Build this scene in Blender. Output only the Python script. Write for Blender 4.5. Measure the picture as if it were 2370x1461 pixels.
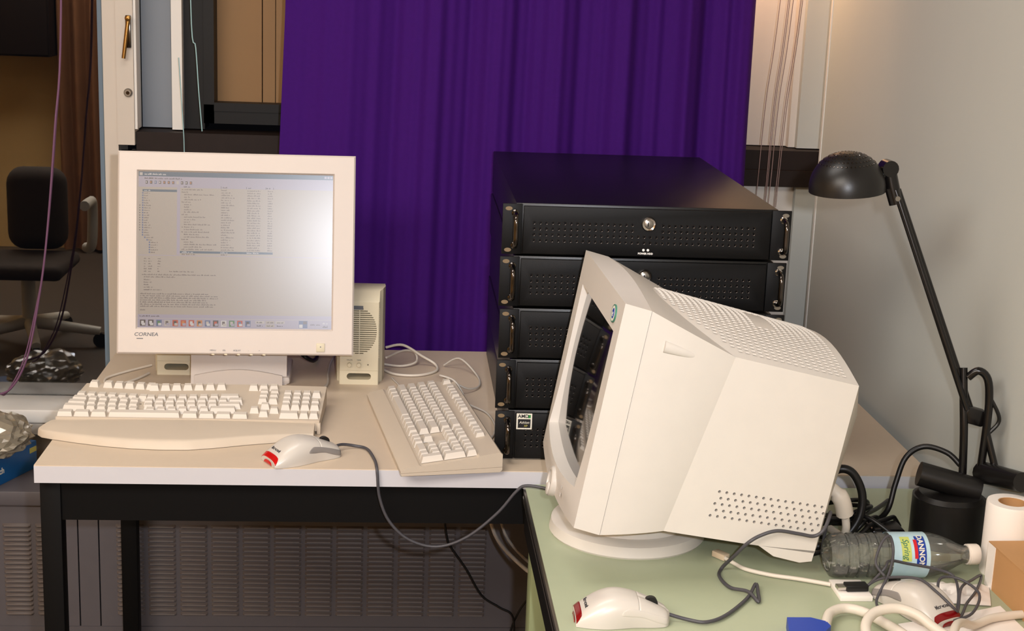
import bpy, bmesh, math, random
from math import sin, cos, pi, radians as R, sqrt
from mathutils import Vector, Matrix
random.seed(7)
for o in list(bpy.data.objects): bpy.data.objects.remove(o)
scene = bpy.context.scene
COL = scene.collection
T = 0.74          # height of the white table top above the floor; most z values below are relative to it

# ------------------------------------------------------------------ camera
FPX = 3450.2
cam = bpy.data.cameras.new('camera'); camo = bpy.data.objects.new('camera', cam); COL.objects.link(camo)
cam.sensor_fit = 'HORIZONTAL'; cam.sensor_width = 36.0; cam.lens = 36.0 * FPX / 2370.0
cam.clip_start = 0.02
yaw, pitch, roll = 0.0814, 0.2287, 0.0390
fw = Vector((sin(yaw) * cos(pitch), cos(yaw) * cos(pitch), -sin(pitch)))
rt = Vector((cos(yaw), -sin(yaw), 0)); up = rt.cross(fw)
r2 = rt * cos(roll) + up * sin(roll); u2 = -rt * sin(roll) + up * cos(roll)
CAM = Vector((0.5791, -2.3563, 0.8173 + T))
M = Matrix((r2, u2, -fw)).transposed().to_4x4(); M.translation = CAM
camo.matrix_world = M
scene.camera = camo

# ------------------------------------------------------------------ world, lights, exposure
w = bpy.data.worlds.new('night'); scene.world = w; w.use_nodes = True
w.node_tree.nodes['Background'].inputs[0].default_value = (0.002, 0.002, 0.0025, 1)
w.node_tree.nodes['Background'].inputs[1].default_value = 1.0
vs = scene.view_settings
vs.view_transform = 'Standard'; vs.look = 'None'; vs.gamma = 1.0; vs.use_curve_mapping = False
vs.exposure = -0.08

def light(name, kind, loc, energy, color, size=0.1, rot=None, sizey=None, spread=None):
    l = bpy.data.lights.new(name, kind); l.energy = energy; l.color = color
    if kind == 'AREA':
        l.size = size
        if sizey: l.shape = 'RECTANGLE'; l.size_y = sizey
        if spread: l.spread = spread
    else: l.shadow_soft_size = size
    o = bpy.data.objects.new(name, l); COL.objects.link(o); o.location = loc
    if rot: o.rotation_euler = rot
    return o
# the photographer's flash, just up and right of the lens
fl = light('camera_flash_offscreen', 'SPOT', CAM + r2 * 0.10 + u2 * 0.05, 124.0, (0.94, 0.985, 1.08), 0.018)
fl.data.spot_size = R(74); fl.data.spot_blend = 1.0
FLP = CAM + r2 * 0.10 + u2 * 0.05
fl.matrix_world = Matrix.Translation(FLP) @ (Vector((0.50, 0.9, T + 0.48)) - FLP).to_track_quat('-Z', 'Y').to_matrix().to_4x4()
# two unseen ceiling fill lights, added for the room's ambient light
light('ceiling_fill_offscreen', 'AREA', (0.2, -0.30, T + 1.80), 12.5, (0.98, 0.95, 0.94), 1.2, (0, 0, 0), 0.6)
light('ceiling_fill_rear_offscreen', 'AREA', (-0.9, -2.6, T + 1.80), 140.0, (1.0, 0.94, 0.87), 2.2, (0, 0, 0), 1.4)
# warm bulb hanging between curtain and window
light('warm_bulb_offscreen', 'POINT', (1.312, 0.975, T + 1.038), 6.5, (1.0, 0.60, 0.33), 0.008)

# ------------------------------------------------------------------ materials
def lin(c):
    c = c / 255.0
    return c / 12.92 if c <= 0.04045 else ((c + 0.055) / 1.055) ** 2.4
def L3(c): return (lin(c[0]), lin(c[1]), lin(c[2]), 1)
MATS = {}
def mat(name, rgb, rough=0.5, metal=0.0, spec=0.5, var=0.0, vscale=30.0, bump=0.0, bscale=300.0, emit=None, estr=0.0, coat=0.0, trans=0.0, ior=1.45):
    m = bpy.data.materials.new(name); m.use_nodes = True
    nt = m.node_tree; b = nt.nodes['Principled BSDF']
    b.inputs['Base Color'].default_value = L3(rgb)
    b.inputs['Roughness'].default_value = rough; b.inputs['Metallic'].default_value = metal
    b.inputs['Specular IOR Level'].default_value = spec
    b.inputs['Coat Weight'].default_value = coat; b.inputs['Coat Roughness'].default_value = 0.08
    b.inputs['Transmission Weight'].default_value = trans; b.inputs['IOR'].default_value = ior
    if emit: b.inputs['Emission Color'].default_value = L3(emit); b.inputs['Emission Strength'].default_value = estr
    tc = nt.nodes.new('ShaderNodeTexCoord')
    if var > 0:
        n = nt.nodes.new('ShaderNodeTexNoise'); n.inputs['Scale'].default_value = vscale; n.inputs['Detail'].default_value = 5
        r = nt.nodes.new('ShaderNodeMix'); r.data_type = 'RGBA'
        d = tuple(lin(c) * (1 - var) for c in rgb) + (1,); u = tuple(min(1, lin(c) * (1 + var)) for c in rgb) + (1,)
        r.inputs[6].default_value = d; r.inputs[7].default_value = u
        nt.links.new(tc.outputs['Object'], n.inputs['Vector']); nt.links.new(n.outputs['Fac'], r.inputs[0]); nt.links.new(r.outputs[2], b.inputs['Base Color'])
    if bump > 0:
        n = nt.nodes.new('ShaderNodeTexNoise'); n.inputs['Scale'].default_value = bscale; n.inputs['Detail'].default_value = 3
        bp = nt.nodes.new('ShaderNodeBump'); bp.inputs['Strength'].default_value = bump; bp.inputs['Distance'].default_value = 0.001
        nt.links.new(tc.outputs['Object'], n.inputs['Vector']); nt.links.new(n.outputs['Fac'], bp.inputs['Height']); nt.links.new(bp.outputs['Normal'], b.inputs['Normal'])
    MATS[name] = m
    return m
def film(name, rgb, clear=0.7, rough=0.12, gloss=0.35):
    m = bpy.data.materials.new(name); m.use_nodes = True; nt = m.node_tree
    out = nt.nodes['Material Output']; nt.nodes.remove(nt.nodes['Principled BSDF'])
    tr = nt.nodes.new('ShaderNodeBsdfTransparent'); tr.inputs[0].default_value = (*[0.72 + 0.28 * lin(c) for c in rgb], 1)
    df = nt.nodes.new('ShaderNodeBsdfDiffuse'); df.inputs[0].default_value = L3(rgb)
    gl = nt.nodes.new('ShaderNodeBsdfGlossy'); gl.inputs['Roughness'].default_value = rough
    a = nt.nodes.new('ShaderNodeMixShader'); a.inputs[0].default_value = clear
    nt.links.new(df.outputs[0], a.inputs[1]); nt.links.new(tr.outputs[0], a.inputs[2])
    fr = nt.nodes.new('ShaderNodeFresnel'); fr.inputs[0].default_value = 1.0 + gloss * 1.6
    bnode = nt.nodes.new('ShaderNodeMixShader')
    nt.links.new(fr.outputs[0], bnode.inputs[0]); nt.links.new(a.outputs[0], bnode.inputs[1]); nt.links.new(gl.outputs[0], bnode.inputs[2])
    nt.links.new(bnode.outputs[0], out.inputs[0])
    MATS[name] = m
    return m

mat('beige', (208, 201, 192), 0.42, var=0.03, bump=0.06, bscale=900)
mat('beige_lcd', (204, 193, 184), 0.45, var=0.02, bump=0.05, bscale=900)
mat('beige_kb', (192, 178, 160), 0.5, var=0.03, bump=0.06, bscale=900)
mat('key_white', (204, 195, 183), 0.45)
mat('beige_spk', (208, 198, 172), 0.5, var=0.03, bump=0.05, bscale=900)
mat('port_dark', (120, 110, 92), 0.6)
mat('grey_rubber', (132, 126, 122), 0.5)
mat('pearl_white', (196, 189, 180), 0.34, coat=0.2)
mat('red_plastic', (170, 14, 14), 0.2, emit=(255, 20, 10), estr=0.08)
mat('red_dull', (120, 12, 16), 0.2)
mat('label_grey', (90, 92, 98), 0.5)
mat('dark_print', (60, 58, 60), 0.6)
mat('laminate', (200, 182, 160), 0.42, var=0.03, vscale=60, bump=0.03, bscale=700)
mat('edge_white', (196, 194, 198), 0.45, var=0.02)
mat('black_steel', (5, 4, 4), 0.6, spec=0.2)
mat('server_black', (7, 6, 6), 0.36, bump=0.12, bscale=1200)
mat('server_panel', (9, 8, 8), 0.5, spec=0.25, bump=0.2, bscale=1500)
mat('hole_black', (5, 5, 5), 0.25)
mat('hole_rim', (104, 98, 95), 0.24, metal=1.0)
mat('bare_hole', (120, 100, 72), 0.5)
mat('chrome', (205, 200, 195), 0.12, metal=1.0)
mat('dark_chrome', (92, 86, 82), 0.16, metal=1.0)
mat('led_white', (240, 236, 230), 0.3)
mat('curtain_purple', (58, 12, 102), 0.85, var=0.12, vscale=120, bump=0.15, bscale=1400, spec=0.2)
mat('wall_paint', (190, 191, 184), 0.7, var=0.02, vscale=8, bump=0.05, bscale=200)
mat('wall_cream', (216, 208, 198), 0.7, var=0.02, vscale=8)
mat('wall_ochre', (206, 168, 108), 0.75, var=0.05, vscale=5)
mat('white_paint', (196, 186, 174), 0.45, var=0.03, vscale=20)
mat('white_bright', (216, 212, 206), 0.4)
mat('blue_grey_paint', (120, 126, 134), 0.5, var=0.04, vscale=12)
mat('blue_strip', (104, 122, 138), 0.5)
mat('dark_wood', (34, 24, 20), 0.6, spec=0.25, var=0.25, vscale=40, bump=0.1, bscale=150)
mat('black_wood', (9, 7, 6), 0.5, spec=0.3, var=0.2)
mat('tan_board', (134, 100, 60), 0.6, var=0.06, vscale=9, bump=0.1, bscale=90)
mat('brass', (150, 112, 60), 0.3, metal=0.9)
mat('nickel', (150, 145, 138), 0.3, metal=0.9)
mat('night_glass', (255, 255, 255), 0.0, trans=1.0, ior=2.0)
mat('radiator_grey', (86, 81, 84), 0.55, var=0.08, vscale=30)
mat('louvre_grey', (88, 78, 74), 0.5)
mat('gap_dark', (30, 26, 25), 0.8)
mat('floor_tile', (70, 60, 50), 0.5, var=0.15, vscale=10)
mat('green_lino', (168, 175, 147), 0.4, var=0.03, vscale=40, bump=0.03, bscale=400)
mat('green_steel', (134, 142, 104), 0.45, var=0.04)
mat('steel_trim', (170, 164, 156), 0.25, metal=1.0)
mat('black_rubber', (16, 15, 15), 0.4)
mat('cord_grey', (70, 68, 72), 0.45)
mat('cord_white', (214, 204, 190), 0.45)
mat('cord_lightgrey', (188, 180, 170), 0.5)
mat('crt_glass', (14, 13, 12), 0.04, spec=0.6, coat=0.6)
mat('lamp_black', (20, 18, 17), 0.36, bump=0.05, bscale=800)
mat('lamp_gloss', (16, 14, 14), 0.22)
mat('vga_blue', (28, 62, 160), 0.45)
mat('paper_white', (238, 230, 222), 0.7)
mat('cardboard', (186, 140, 92), 0.75, var=0.06, vscale=25)
mat('box_blue', (10, 92, 156), 0.4, var=0.03)
mat('box_dark_blue', (14, 44, 70), 0.5)
mat('print_white', (225, 220, 205), 0.5)
mat('print_yellow', (190, 180, 90), 0.5)
mat('plug_clear', (206, 186, 160), 0.25)
mat('cap_white', (232, 222, 210), 0.4)
mat('purple_cord', (112, 76, 106), 0.6)
mat('pale_cord', (140, 116, 112), 0.6)
mat('teal_wire', (150, 186, 190), 0.4)
mat('label_aqua', (184, 212, 222), 0.35, var=0.15, vscale=40)
mat('label_blue', (30, 62, 150), 0.35)
mat('label_red', (200, 30, 40), 0.35)
mat('label_yellow', (196, 206, 110), 0.4)
mat('label_green', (60, 120, 100), 0.4)
mat('print_green', (40, 130, 60), 0.5)
mat('print_black', (14, 14, 18), 0.5)
mat('bulb_glow', (255, 220, 170), 0.4, emit=(255, 200, 130), estr=25.0)
mat('fill_panel_glow', (255, 250, 240), 0.4, emit=(255, 240, 215), estr=1.6)
mat('dark_cloth', (58, 46, 36), 0.9, var=0.2)
mat('brown_cloth', (122, 78, 46), 0.85, var=0.2, vscale=8)
mat('chair_white', (222, 216, 204), 0.45)
film('bag_film', (196, 184, 160), 0.52, 0.16, 0.5)
film('bottle_clear', (214, 216, 208), 0.88, 0.06, 0.50)
film('water_clear', (190, 196, 184), 0.8, 0.02, 0.3)
def scr(name, rgb, s=0.62):
    return mat(name, (16, 16, 16), 0.27, emit=rgb, estr=s*0.92, spec=0.85)
scr('scr_bg', (190, 174, 160)); scr('scr_title', (56, 92, 116)); scr('scr_lilac', (182, 170, 184)); scr('scr_text', (104, 92, 92)); scr('scr_light', (204, 190, 180))
scr('scr_blue', (90, 110, 150)); scr('scr_red', (200, 70, 40)); scr('scr_green', (70, 130, 80)); scr('scr_white', (225, 215, 210)); scr('scr_dark', (60, 56, 62)); scr('scr_orange', (214, 130, 60))

# ------------------------------------------------------------------ helpers
class MB:
    def __init__(s): s.v = []; s.f = []; s.m = []; s.mi = 0
    def add(s, vs, fs, mx=None):
        k = len(s.v)
        for p in vs:
            p = Vector(p); s.v.append(tuple(mx @ p) if mx else tuple(p))
        for f in fs: s.f.append(tuple(i + k for i in f)); s.m.append(s.mi)
        return s
    def box(s, a, b, mx=None):
        x0, y0, z0 = a; x1, y1, z1 = b
        return s.add([(x0,y0,z0),(x1,y0,z0),(x1,y1,z0),(x0,y1,z0),(x0,y0,z1),(x1,y0,z1),(x1,y1,z1),(x0,y1,z1)],
                     [(0,3,2,1),(4,5,6,7),(0,1,5,4),(1,2,6,5),(2,3,7,6),(3,0,4,7)], mx)
    def rbox(s, a, b, r=0.003, mx=None, seg=2):
        bm = bmesh.new(); bmesh.ops.create_cube(bm, size=1.0)
        for v in bm.verts:
            v.co = Vector(((a[0]+b[0])/2 + v.co.x*(b[0]-a[0]), (a[1]+b[1])/2 + v.co.y*(b[1]-a[1]), (a[2]+b[2])/2 + v.co.z*(b[2]-a[2])))
        r = min(r, 0.49*min(b[i]-a[i] for i in range(3)))
        bmesh.ops.bevel(bm, geom=list(bm.edges), offset=r, segments=seg, profile=0.5, affect='EDGES')
        bm.verts.index_update()
        s.add([v.co.copy() for v in bm.verts], [tuple(v.index for v in f.verts) for f in bm.faces], mx); bm.free(); return s
    def prism(s, poly, fn0, fn1):
        n = len(poly); vs = [fn0(p) for p in poly] + [fn1(p) for p in poly]
        fs = [tuple(range(n))[::-1], tuple(range(n, 2*n))] + [(i, (i+1) % n, n+(i+1) % n, n+i) for i in range(n)]
        return s.add(vs, fs)
    def tube(s, pts, r, n=8, caps=True, mx=None):
        pts = [Vector(p) for p in pts]; k = len(pts); vs = []; fs = []
        t0 = (pts[1]-pts[0]).normalized(); a = Vector((0,0,1)) if abs(t0.z) < 0.9 else Vector((1,0,0))
        nrm = t0.cross(a).normalized()
        for i, p in enumerate(pts):
            t = (pts[min(i+1,k-1)] - pts[max(i-1,0)])
            t = t.normalized() if t.length > 1e-9 else t0
            nrm = (nrm - t*nrm.dot(t)); nrm = nrm.normalized() if nrm.length > 1e-6 else t.orthogonal().normalized()
            bn = t.cross(nrm); rr = r[i] if isinstance(r, (list, tuple)) else r
            for j in range(n):
                an = 2*pi*j/n; vs.append(p + (nrm*cos(an) + bn*sin(an))*rr)
        for i in range(k-1):
            for j in range(n): fs.append((i*n+j, i*n+(j+1) % n, (i+1)*n+(j+1) % n, (i+1)*n+j))
        if caps: fs.append(tuple(range(n))[::-1]); fs.append(tuple((k-1)*n+j for j in range(n)))
        return s.add(vs, fs, mx)
    def lathe(s, prof, n=24, mx=None, caps=True):      # prof: (r, z) pairs, spun about z
        vs = []; fs = []
        for r, z in prof:
            for j in range(n): vs.append((r*cos(2*pi*j/n), r*sin(2*pi*j/n), z))
        for i in range(len(prof)-1):
            for j in range(n): fs.append((i*n+j, i*n+(j+1) % n, (i+1)*n+(j+1) % n, (i+1)*n+j))
        if caps:
            fs.append(tuple(range(n))[::-1]); fs.append(tuple((len(prof)-1)*n+j for j in range(n)))
        return s.add(vs, fs, mx)
    def cyl(s, p0, p1, r, n=16, r1=None):
        return s.tube([p0, p1], [r, r if r1 is None else r1], n)
    def grid(s, fn, nu, nv, keep=None, flip=False):
        vs = [fn(i/nu, j/nv) for j in range(nv+1) for i in range(nu+1)]; fs = []
        for j in range(nv):
            for i in range(nu):
                if keep and not keep((i+.5)/nu, (j+.5)/nv): continue
                q = (j*(nu+1)+i, j*(nu+1)+i+1, (j+1)*(nu+1)+i+1, (j+1)*(nu+1)+i)
                fs.append(q[::-1] if flip else q)
        return s.add(vs, fs)
    def mesh(s, name, mats, smooth=40):
        me = bpy.data.meshes.new(name); me.from_pydata(s.v, [], s.f)
        for m in (mats if isinstance(mats, (list, tuple)) else [mats]): me.materials.append(MATS[m])
        if any(s.m):
            for p, i in zip(me.polygons, s.m): p.material_index = i
        if smooth:
            me.polygons.foreach_set('use_smooth', [True]*len(me.polygons)); me.set_sharp_from_angle(angle=R(smooth))
        me.update(); return me
    def build(s, name, mats, parent=None, loc=None, smooth=40, kind=None, label=None):
        return obj(name, s.mesh(name, mats, smooth), parent, loc, kind, label)
def obj(name, me, parent=None, loc=None, kind=None, label=None, mx=None):
    o = bpy.data.objects.new(name, me); COL.objects.link(o)
    if parent: o.parent = parent
    if loc: o.location = loc
    if mx is not None: o.matrix_local = mx
    if kind: o['kind'] = kind
    if label: o['label'] = label
    return o
def thing(name, label, cat, loc=(0,0,0), rz=0.0, group=None, rot=None):
    o = bpy.data.objects.new(name, None); COL.objects.link(o); o.empty_display_size = 0.02
    o.location = loc; o.rotation_euler = rot if rot else (0,0,rz)
    o['label'] = label; o['category'] = cat
    if group: o['group'] = group
    return o
def tag(o, label, cat, group=None):
    o['label'] = label; o['category'] = cat
    if group: o['group'] = group
    return o
def struct(name, loc=(0,0,0)):
    o = bpy.data.objects.new(name, None); COL.objects.link(o); o.empty_display_size = 0.02; o.location = loc; o['kind'] = 'structure'; return o
def copy_tree(o, parent=None):
    c = o.copy(); COL.objects.link(c); c.parent = parent
    for ch in list(o.children): copy_tree(ch, c)
    return c
def spline(pts, n=6):
    P = [Vector(p) for p in pts]; out = []
    for i in range(len(P)-1):
        p0 = P[max(i-1,0)]; p1 = P[i]; p2 = P[i+1]; p3 = P[min(i+2, len(P)-1)]
        for k in range(n):
            t = k/n
            out.append(0.5*((2*p1) + (p2-p0)*t + (2*p0-5*p1+4*p2-p3)*t*t + (3*p1-p0-3*p2+p3)*t**3))
    out.append(P[-1]); return out
def zt(pts): return [(p[0], p[1], p[2]+T) for p in pts]
def cable(name, pts, r, m, parent=None, n=8, seg=6, label=None, cat=None, group=None):
    sp = spline(pts, seg)
    if parent is None:
        o0 = sp[0].copy(); sp = [p-o0 for p in sp]
        o = MB().tube(sp, r, n).build(name, m, None, o0, smooth=60)
        tag(o, label, cat, group)
    else: o = MB().tube(sp, r, n).build(name, m, parent, smooth=60)
    return o
def cut(o, cutter, smooth=40):
    # bore real openings into a part (exact boolean), so that they darken by shade alone
    def fix(me):
        bm = bmesh.new(); bm.from_mesh(me); bmesh.ops.remove_doubles(bm, verts=bm.verts, dist=1e-7); bmesh.ops.recalc_face_normals(bm, faces=bm.faces); bm.to_mesh(me); bm.free()
    cm = cutter.mesh('cutter', o.data.materials[0].name, 0); fix(cm); fix(o.data)
    c = bpy.data.objects.new('cutter', cm); COL.objects.link(c)
    tmp = bpy.data.objects.new('tmp', o.data); COL.objects.link(tmp)
    md = tmp.modifiers.new('cut', 'BOOLEAN'); md.operation = 'DIFFERENCE'; md.solver = 'EXACT'; md.use_self = True; md.object = c
    me = bpy.data.meshes.new_from_object(tmp.evaluated_get(bpy.context.evaluated_depsgraph_get()))
    me.name = o.name; old = o.data; o.data = me
    bpy.data.objects.remove(tmp); bpy.data.objects.remove(c); bpy.data.meshes.remove(old); bpy.data.meshes.remove(cm)
    me.polygons.foreach_set('use_smooth', [True]*len(me.polygons)); me.set_sharp_from_angle(angle=R(smooth))
    return o
def text(name, s, size, m, parent, mx, ext=0.00015, bold=0.0, shear=0.0, fn=None, align='CENTER', sx=1.0):
    cu = bpy.data.curves.new(name, 'FONT'); cu.body = s; cu.size = size; cu.extrude = ext; cu.offset = bold; cu.shear = shear
    cu.align_x = align; cu.align_y = 'CENTER'; cu.resolution_u = 3
    t = bpy.data.objects.new(name, cu); COL.objects.link(t)
    dg = bpy.context.evaluated_depsgraph_get(); me = bpy.data.meshes.new_from_object(t.evaluated_get(dg))
    bpy.data.objects.remove(t); bpy.data.curves.remove(cu)
    me.name = name; me.materials.clear(); me.materials.append(MATS[m])
    for v in me.vertices:
        c = Vector((v.co.x*sx, v.co.y, v.co.z)); v.co = fn(c) if fn else mx @ c
    return obj(name, me, parent)
def frame_mx(o, x, y):       # matrix with origin o, local x and y directions
    x = Vector(x).normalized(); z = x.cross(Vector(y)).normalized(); y = z.cross(x)
    m = Matrix((x, y, z)).transposed().to_4x4(); m.translation = Vector(o); return m

# ================================================================== THE SETTING
XR = 1.52
def sbox(name, a, b, m, parent=None):
    mb = MB().box((a[0],a[1],a[2]+T), (b[0],b[1],b[2]+T)); return mb.build(name, m, parent, kind=None if parent else 'structure', smooth=0)
sbox('floor', (-2.6,-3.6,-T-0.05), (2.0,1.3,-T), 'floor_tile')
sbox('ceiling', (-2.6,-3.6,1.90), (2.0,1.3,1.95), 'wall_cream')
wr = struct('wall_right')
sbox('wall_panel', (XR,-3.5,-T), (1.72,0.905,1.90), 'wall_paint', wr)
sbox('return_panel', (1.63,0.905,-T), (1.72,1.2,1.90), 'wall_cream', wr)
sbox('wall_left', (-2.6,-3.5,-T), (-2.5,1.2,1.90), 'wall_ochre')
sbox('wall_front', (-2.6,-3.6,-T), (1.72,-3.5,1.90), 'wall_ochre')
wb = struct('wall_back')
sbox('lower_wall', (-2.5,1.07,-T), (-0.04,1.2,-0.241), 'wall_cream', wb)
sbox('upper_wall', (-2.5,1.03,1.55), (1.63,1.2,1.90), 'wall_cream', wb)
sbox('side_wall', (-2.5,1.03,-0.20), (-1.25,1.2,1.55), 'wall_cream', wb)
sbox('parapet', (-0.04,1.03,-T), (1.63,1.2,0.37), 'wall_cream', wb)
sbox('corner_bead', (XR-0.002,0.897,-0.04), (XR+0.004,0.907,1.90), 'white_bright', wr)
# window_1: big night-dark pane on the left with a white frame
w1 = struct('window_1')
sbox('glass_pane', (-1.25,1.100,-0.205), (-0.085,1.106,1.55), 'night_glass', w1)
sbox('jamb', (-0.066,1.00,-0.235), (-0.036,1.115,1.55), 'white_paint', w1)
sbox('edge_strip', (-0.088,1.060,-0.205), (-0.066,1.112,1.55), 'blue_strip', w1)
sl = MB(); sl.rbox((-1.3,0.985,-0.240+T), (-0.067,1.115,-0.208+T), 0.004); sl.build('window_sill', 'white_bright', w1)
sl = MB(); sl.box((-1.3,0.995,-0.270+T), (-0.067,1.07,-0.2405+T)); sl.build('sill_apron', 'white_paint', w1)
# casement stile with latch and lock
sbox('stile', (-0.036,0.992,0.405), (0.001,1.05,1.55), 'white_paint', w1)
sbox('stile_bead', (0.0015,0.996,0.44), (0.007,1.05,1.55), 'white_bright', w1)
la = thing('window_latch', 'brass lever latch on the white window stile', 'latch', (-0.009,0.990,T+0.645))
lm = MB(); lm.rbox((-0.005,-0.004,-0.028),(0.007,0.002,0.042),0.002); lm.build('latch_plate', 'dark_chrome', la)
lm = MB(); lm.tube([(0.004,-0.010,0.040),(0.0,-0.012,0.01),(-0.008,-0.013,-0.050)],[0.0045,0.0045,0.0042],10); lm.build('lever', 'brass', la)
lm = MB(); lm.lathe([(0.0062,0),(0.0066,0.003),(0.004,0.005)],14,Matrix.Translation((0.003,-0.012,0.036))@Matrix.Rotation(R(90),4,'X')); lm.build('pivot', 'brass', la)
lk = thing('window_lock', 'small round nickel cylinder lock on the white window stile', 'lock', (-0.011,0.992,T+0.520))
lm = MB(); lm.lathe([(0.0095,0),(0.0095,0.003),(0.007,0.006),(0.006,0.006)],20,Matrix.Rotation(R(90),4,'X')); lm.build('lock_ring', 'nickel', lk)
lm = MB(); lm.lathe([(0.004,0.0),(0.004,0.0075)],12,Matrix.Rotation(R(90),4,'X')); lm.build('lock_core', 'dark_chrome', lk)
# window_2: dark wooden window with a boarded pane, half hidden by the curtain
w2 = struct('window_2')
sbox('reveal_panel', (0.005,1.075,0.437), (0.078,1.10,1.55), 'blue_grey_paint', w2)
sbox('reveal_edge', (0.077,1.035,0.437), (0.100,1.10,1.55), 'white_bright', w2)
sbox('outer_stile', (0.100,1.065,0.437), (0.145,1.14,1.55), 'black_wood', w2)
sbox('inner_stile', (0.145,1.05,0.452), (0.168,1.13,1.55), 'black_wood', w2)
sbox('bottom_rail', (0.145,1.05,0.452), (1.259,1.13,0.494), 'black_wood', w2)
sbox('bottom_bead', (0.168,1.045,0.480), (1.259,1.09,0.499), 'black_wood', w2)
for i, (a, b) in enumerate(((0.168,0.268),(0.270,0.298),(0.300,0.52),(0.522,0.75),(0.752,0.98),(0.982,1.20))):
    sbox('board', (a,1.115 + (0.004 if i == 1 else 0),0.49), (b,1.135,1.55), 'tan_board', w2)
# dark sill
tr = struct('trim_1')
sbox('dark_sill', (0.003,1.000,0.390), (1.571,1.09,0.434), 'dark_wood', tr)
sbox('dark_sill_step', (-0.034,0.992,0.352), (1.571,1.0299,0.3895), 'dark_wood', tr)
# window_3: pale pane at the right behind the cords
w3 = struct('window_3')
sbox('pale_panel', (1.26,1.085,0.436), (1.49,1.10,1.55), 'wall_cream', w3)
sbox('pane_bead', (1.487,1.06,0.436), (1.502,1.10,1.55), 'wall_cream', w3)
sbox('grey_column', (1.500,1.01,-T), (1.572,1.029,0.3515), 'wall_paint', w3)
sbox('grey_column', (1.502,1.04,0.4365), (1.572,1.10,1.55), 'wall_paint', w3)
sbox('column_return', (1.572,1.01,-T), (1.63,1.10,1.55), 'wall_cream', w3)

# ================================================================== LARGE FURNITURE
# radiator cover with pressed louvres, under the window
rc = thing('radiator_cover', 'dark grey louvred metal radiator cover under the window behind the tables', 'radiator cover', (0,0.79,0))
for xa, xb in ((-1.1,-0.1055),(-0.1025,-0.0605),(-0.0575,1.45)):
    mb = MB(); mb.box((xa,0.0,0.02),(xb,0.018,T-0.365)); mb.build('front_panel', 'radiator_grey', rc, smooth=0)
mb = MB(); mb.box((-1.1,0.030,0.0),(1.45,0.175,T-0.366)); mb.build('casing', 'radiator_grey', rc, smooth=0)
mb = MB(); mb.rbox((-1.1,-0.012,T-0.364),(1.45,0.18,T-0.330),0.004); mb.build('top_plate', 'radiator_grey', rc)
mb = MB(); mb.box((-1.1,-0.004,0.0),(1.45,0.0,0.09)); mb.build('kick_plate', 'radiator_grey', rc, smooth=0)
lv = MB()
prof = [(0,0),(-0.0055,-0.0035),(-0.0062,-0.0058),(-0.0048,-0.0062),(0,-0.0035)]
n = len(prof)
for xx in (-0.03,-0.026,0.026,0.03):
    k = 0.35 if abs(xx) > 0.028 else 1.0
    lv.v += [(xx, p[0]*k, p[1]) for p in prof]
for i in range(3):
    for j in range(n-1): lv.f.append((i*n+j,(i+1)*n+j,(i+1)*n+j+1,i*n+j+1)); lv.m.append(0)
lvm = lv.mesh('louvre','louvre_grey')
cols = [-0.235,-0.165] + [0.009+0.069*i for i in range(-0,12)]
for cx in cols:
    for r_ in range(20):
        obj('louvre', lvm, rc, (cx, 0.0, T-0.408-0.0109*r_))

# white work table
wt = thing('white_table', 'white laminate work table with black steel legs carrying screen and servers', 'table', (0,0,0))
mb = MB(); mb.box((0.0,0.001,T-0.0025),(1.505,0.79,T)); mb.build('table_top', 'laminate', wt, smooth=0)
mb = MB(); mb.box((0.0,0.0012,T-0.030),(1.505,0.789,T-0.0027)); mb.build('core_board', 'edge_white', wt, smooth=0)
mb = MB(); mb.box((0.0,0.0,T-0.030),(1.505,0.001,T-0.0015)); mb.build('edge_band', 'edge_white', wt, smooth=0)
for yy in (0.03, 0.72):
    mb = MB(); mb.box((0.035,yy,T-0.105),(1.47,yy+0.03,T-0.0305)); mb.build('apron', 'black_steel', wt, smooth=0)
for xx in (0.006, 1.465):
    mb = MB(); mb.box((xx,0.06,T-0.105),(xx+0.028,0.72,T-0.0305)); mb.build('side_rail', 'black_steel', wt, smooth=0)
for xx in (0.0, 1.46):
    for yy in (0.025, 0.72):
        mb = MB(); mb.rbox((xx+0.002,yy,0),(xx+0.036,yy+0.034,T-0.0305),0.002); mb.build('leg', 'black_steel', wt)

# green desk
GZ = -0.02
gt = thing('green_desk', 'old steel desk with pale green linoleum top and metal edge', 'desk', (0,0,0))
x0, x1, y0, y1 = 0.803, 1.512, -1.10, -0.008
def rr(x0,y0,x1,y1,r,n=6):
    out = []
    for cx, cy, a in ((x1-r,y1-r,0),(x0+r,y1-r,90),(x0+r,y0+r,180),(x1-r,y0+r,270)):
        for i in range(n+1): an = R(a+90*i/n); out.append((cx+r*cos(an), cy+r*sin(an)))
    return out
def slab(x0,y0,x1,y1,r,za,zb):
    return MB().prism(rr(x0,y0,x1,y1,r), lambda p:(p[0],p[1],za), lambda p:(p[0],p[1],zb))
slab(x0,y0,x1,y1,0.02,T+GZ-0.004,T+GZ).build('linoleum_top','green_lino',gt)
slab(x0-0.004,y0-0.004,x1,y1+0.003,0.022,T+GZ-0.010,T+GZ-0.0015).build('trim_strip','steel_trim',gt)
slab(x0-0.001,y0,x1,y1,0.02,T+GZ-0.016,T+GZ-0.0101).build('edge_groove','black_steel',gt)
slab(x0-0.004,y0-0.004,x1,y1+0.003,0.022,T+GZ-0.022,T+GZ-0.0161).build('trim_strip','steel_trim',gt)
slab(x0,y0,x1,y1,0.02,T+GZ-0.075,T+GZ-0.0221).build('steel_frame','black_steel',gt)
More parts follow.
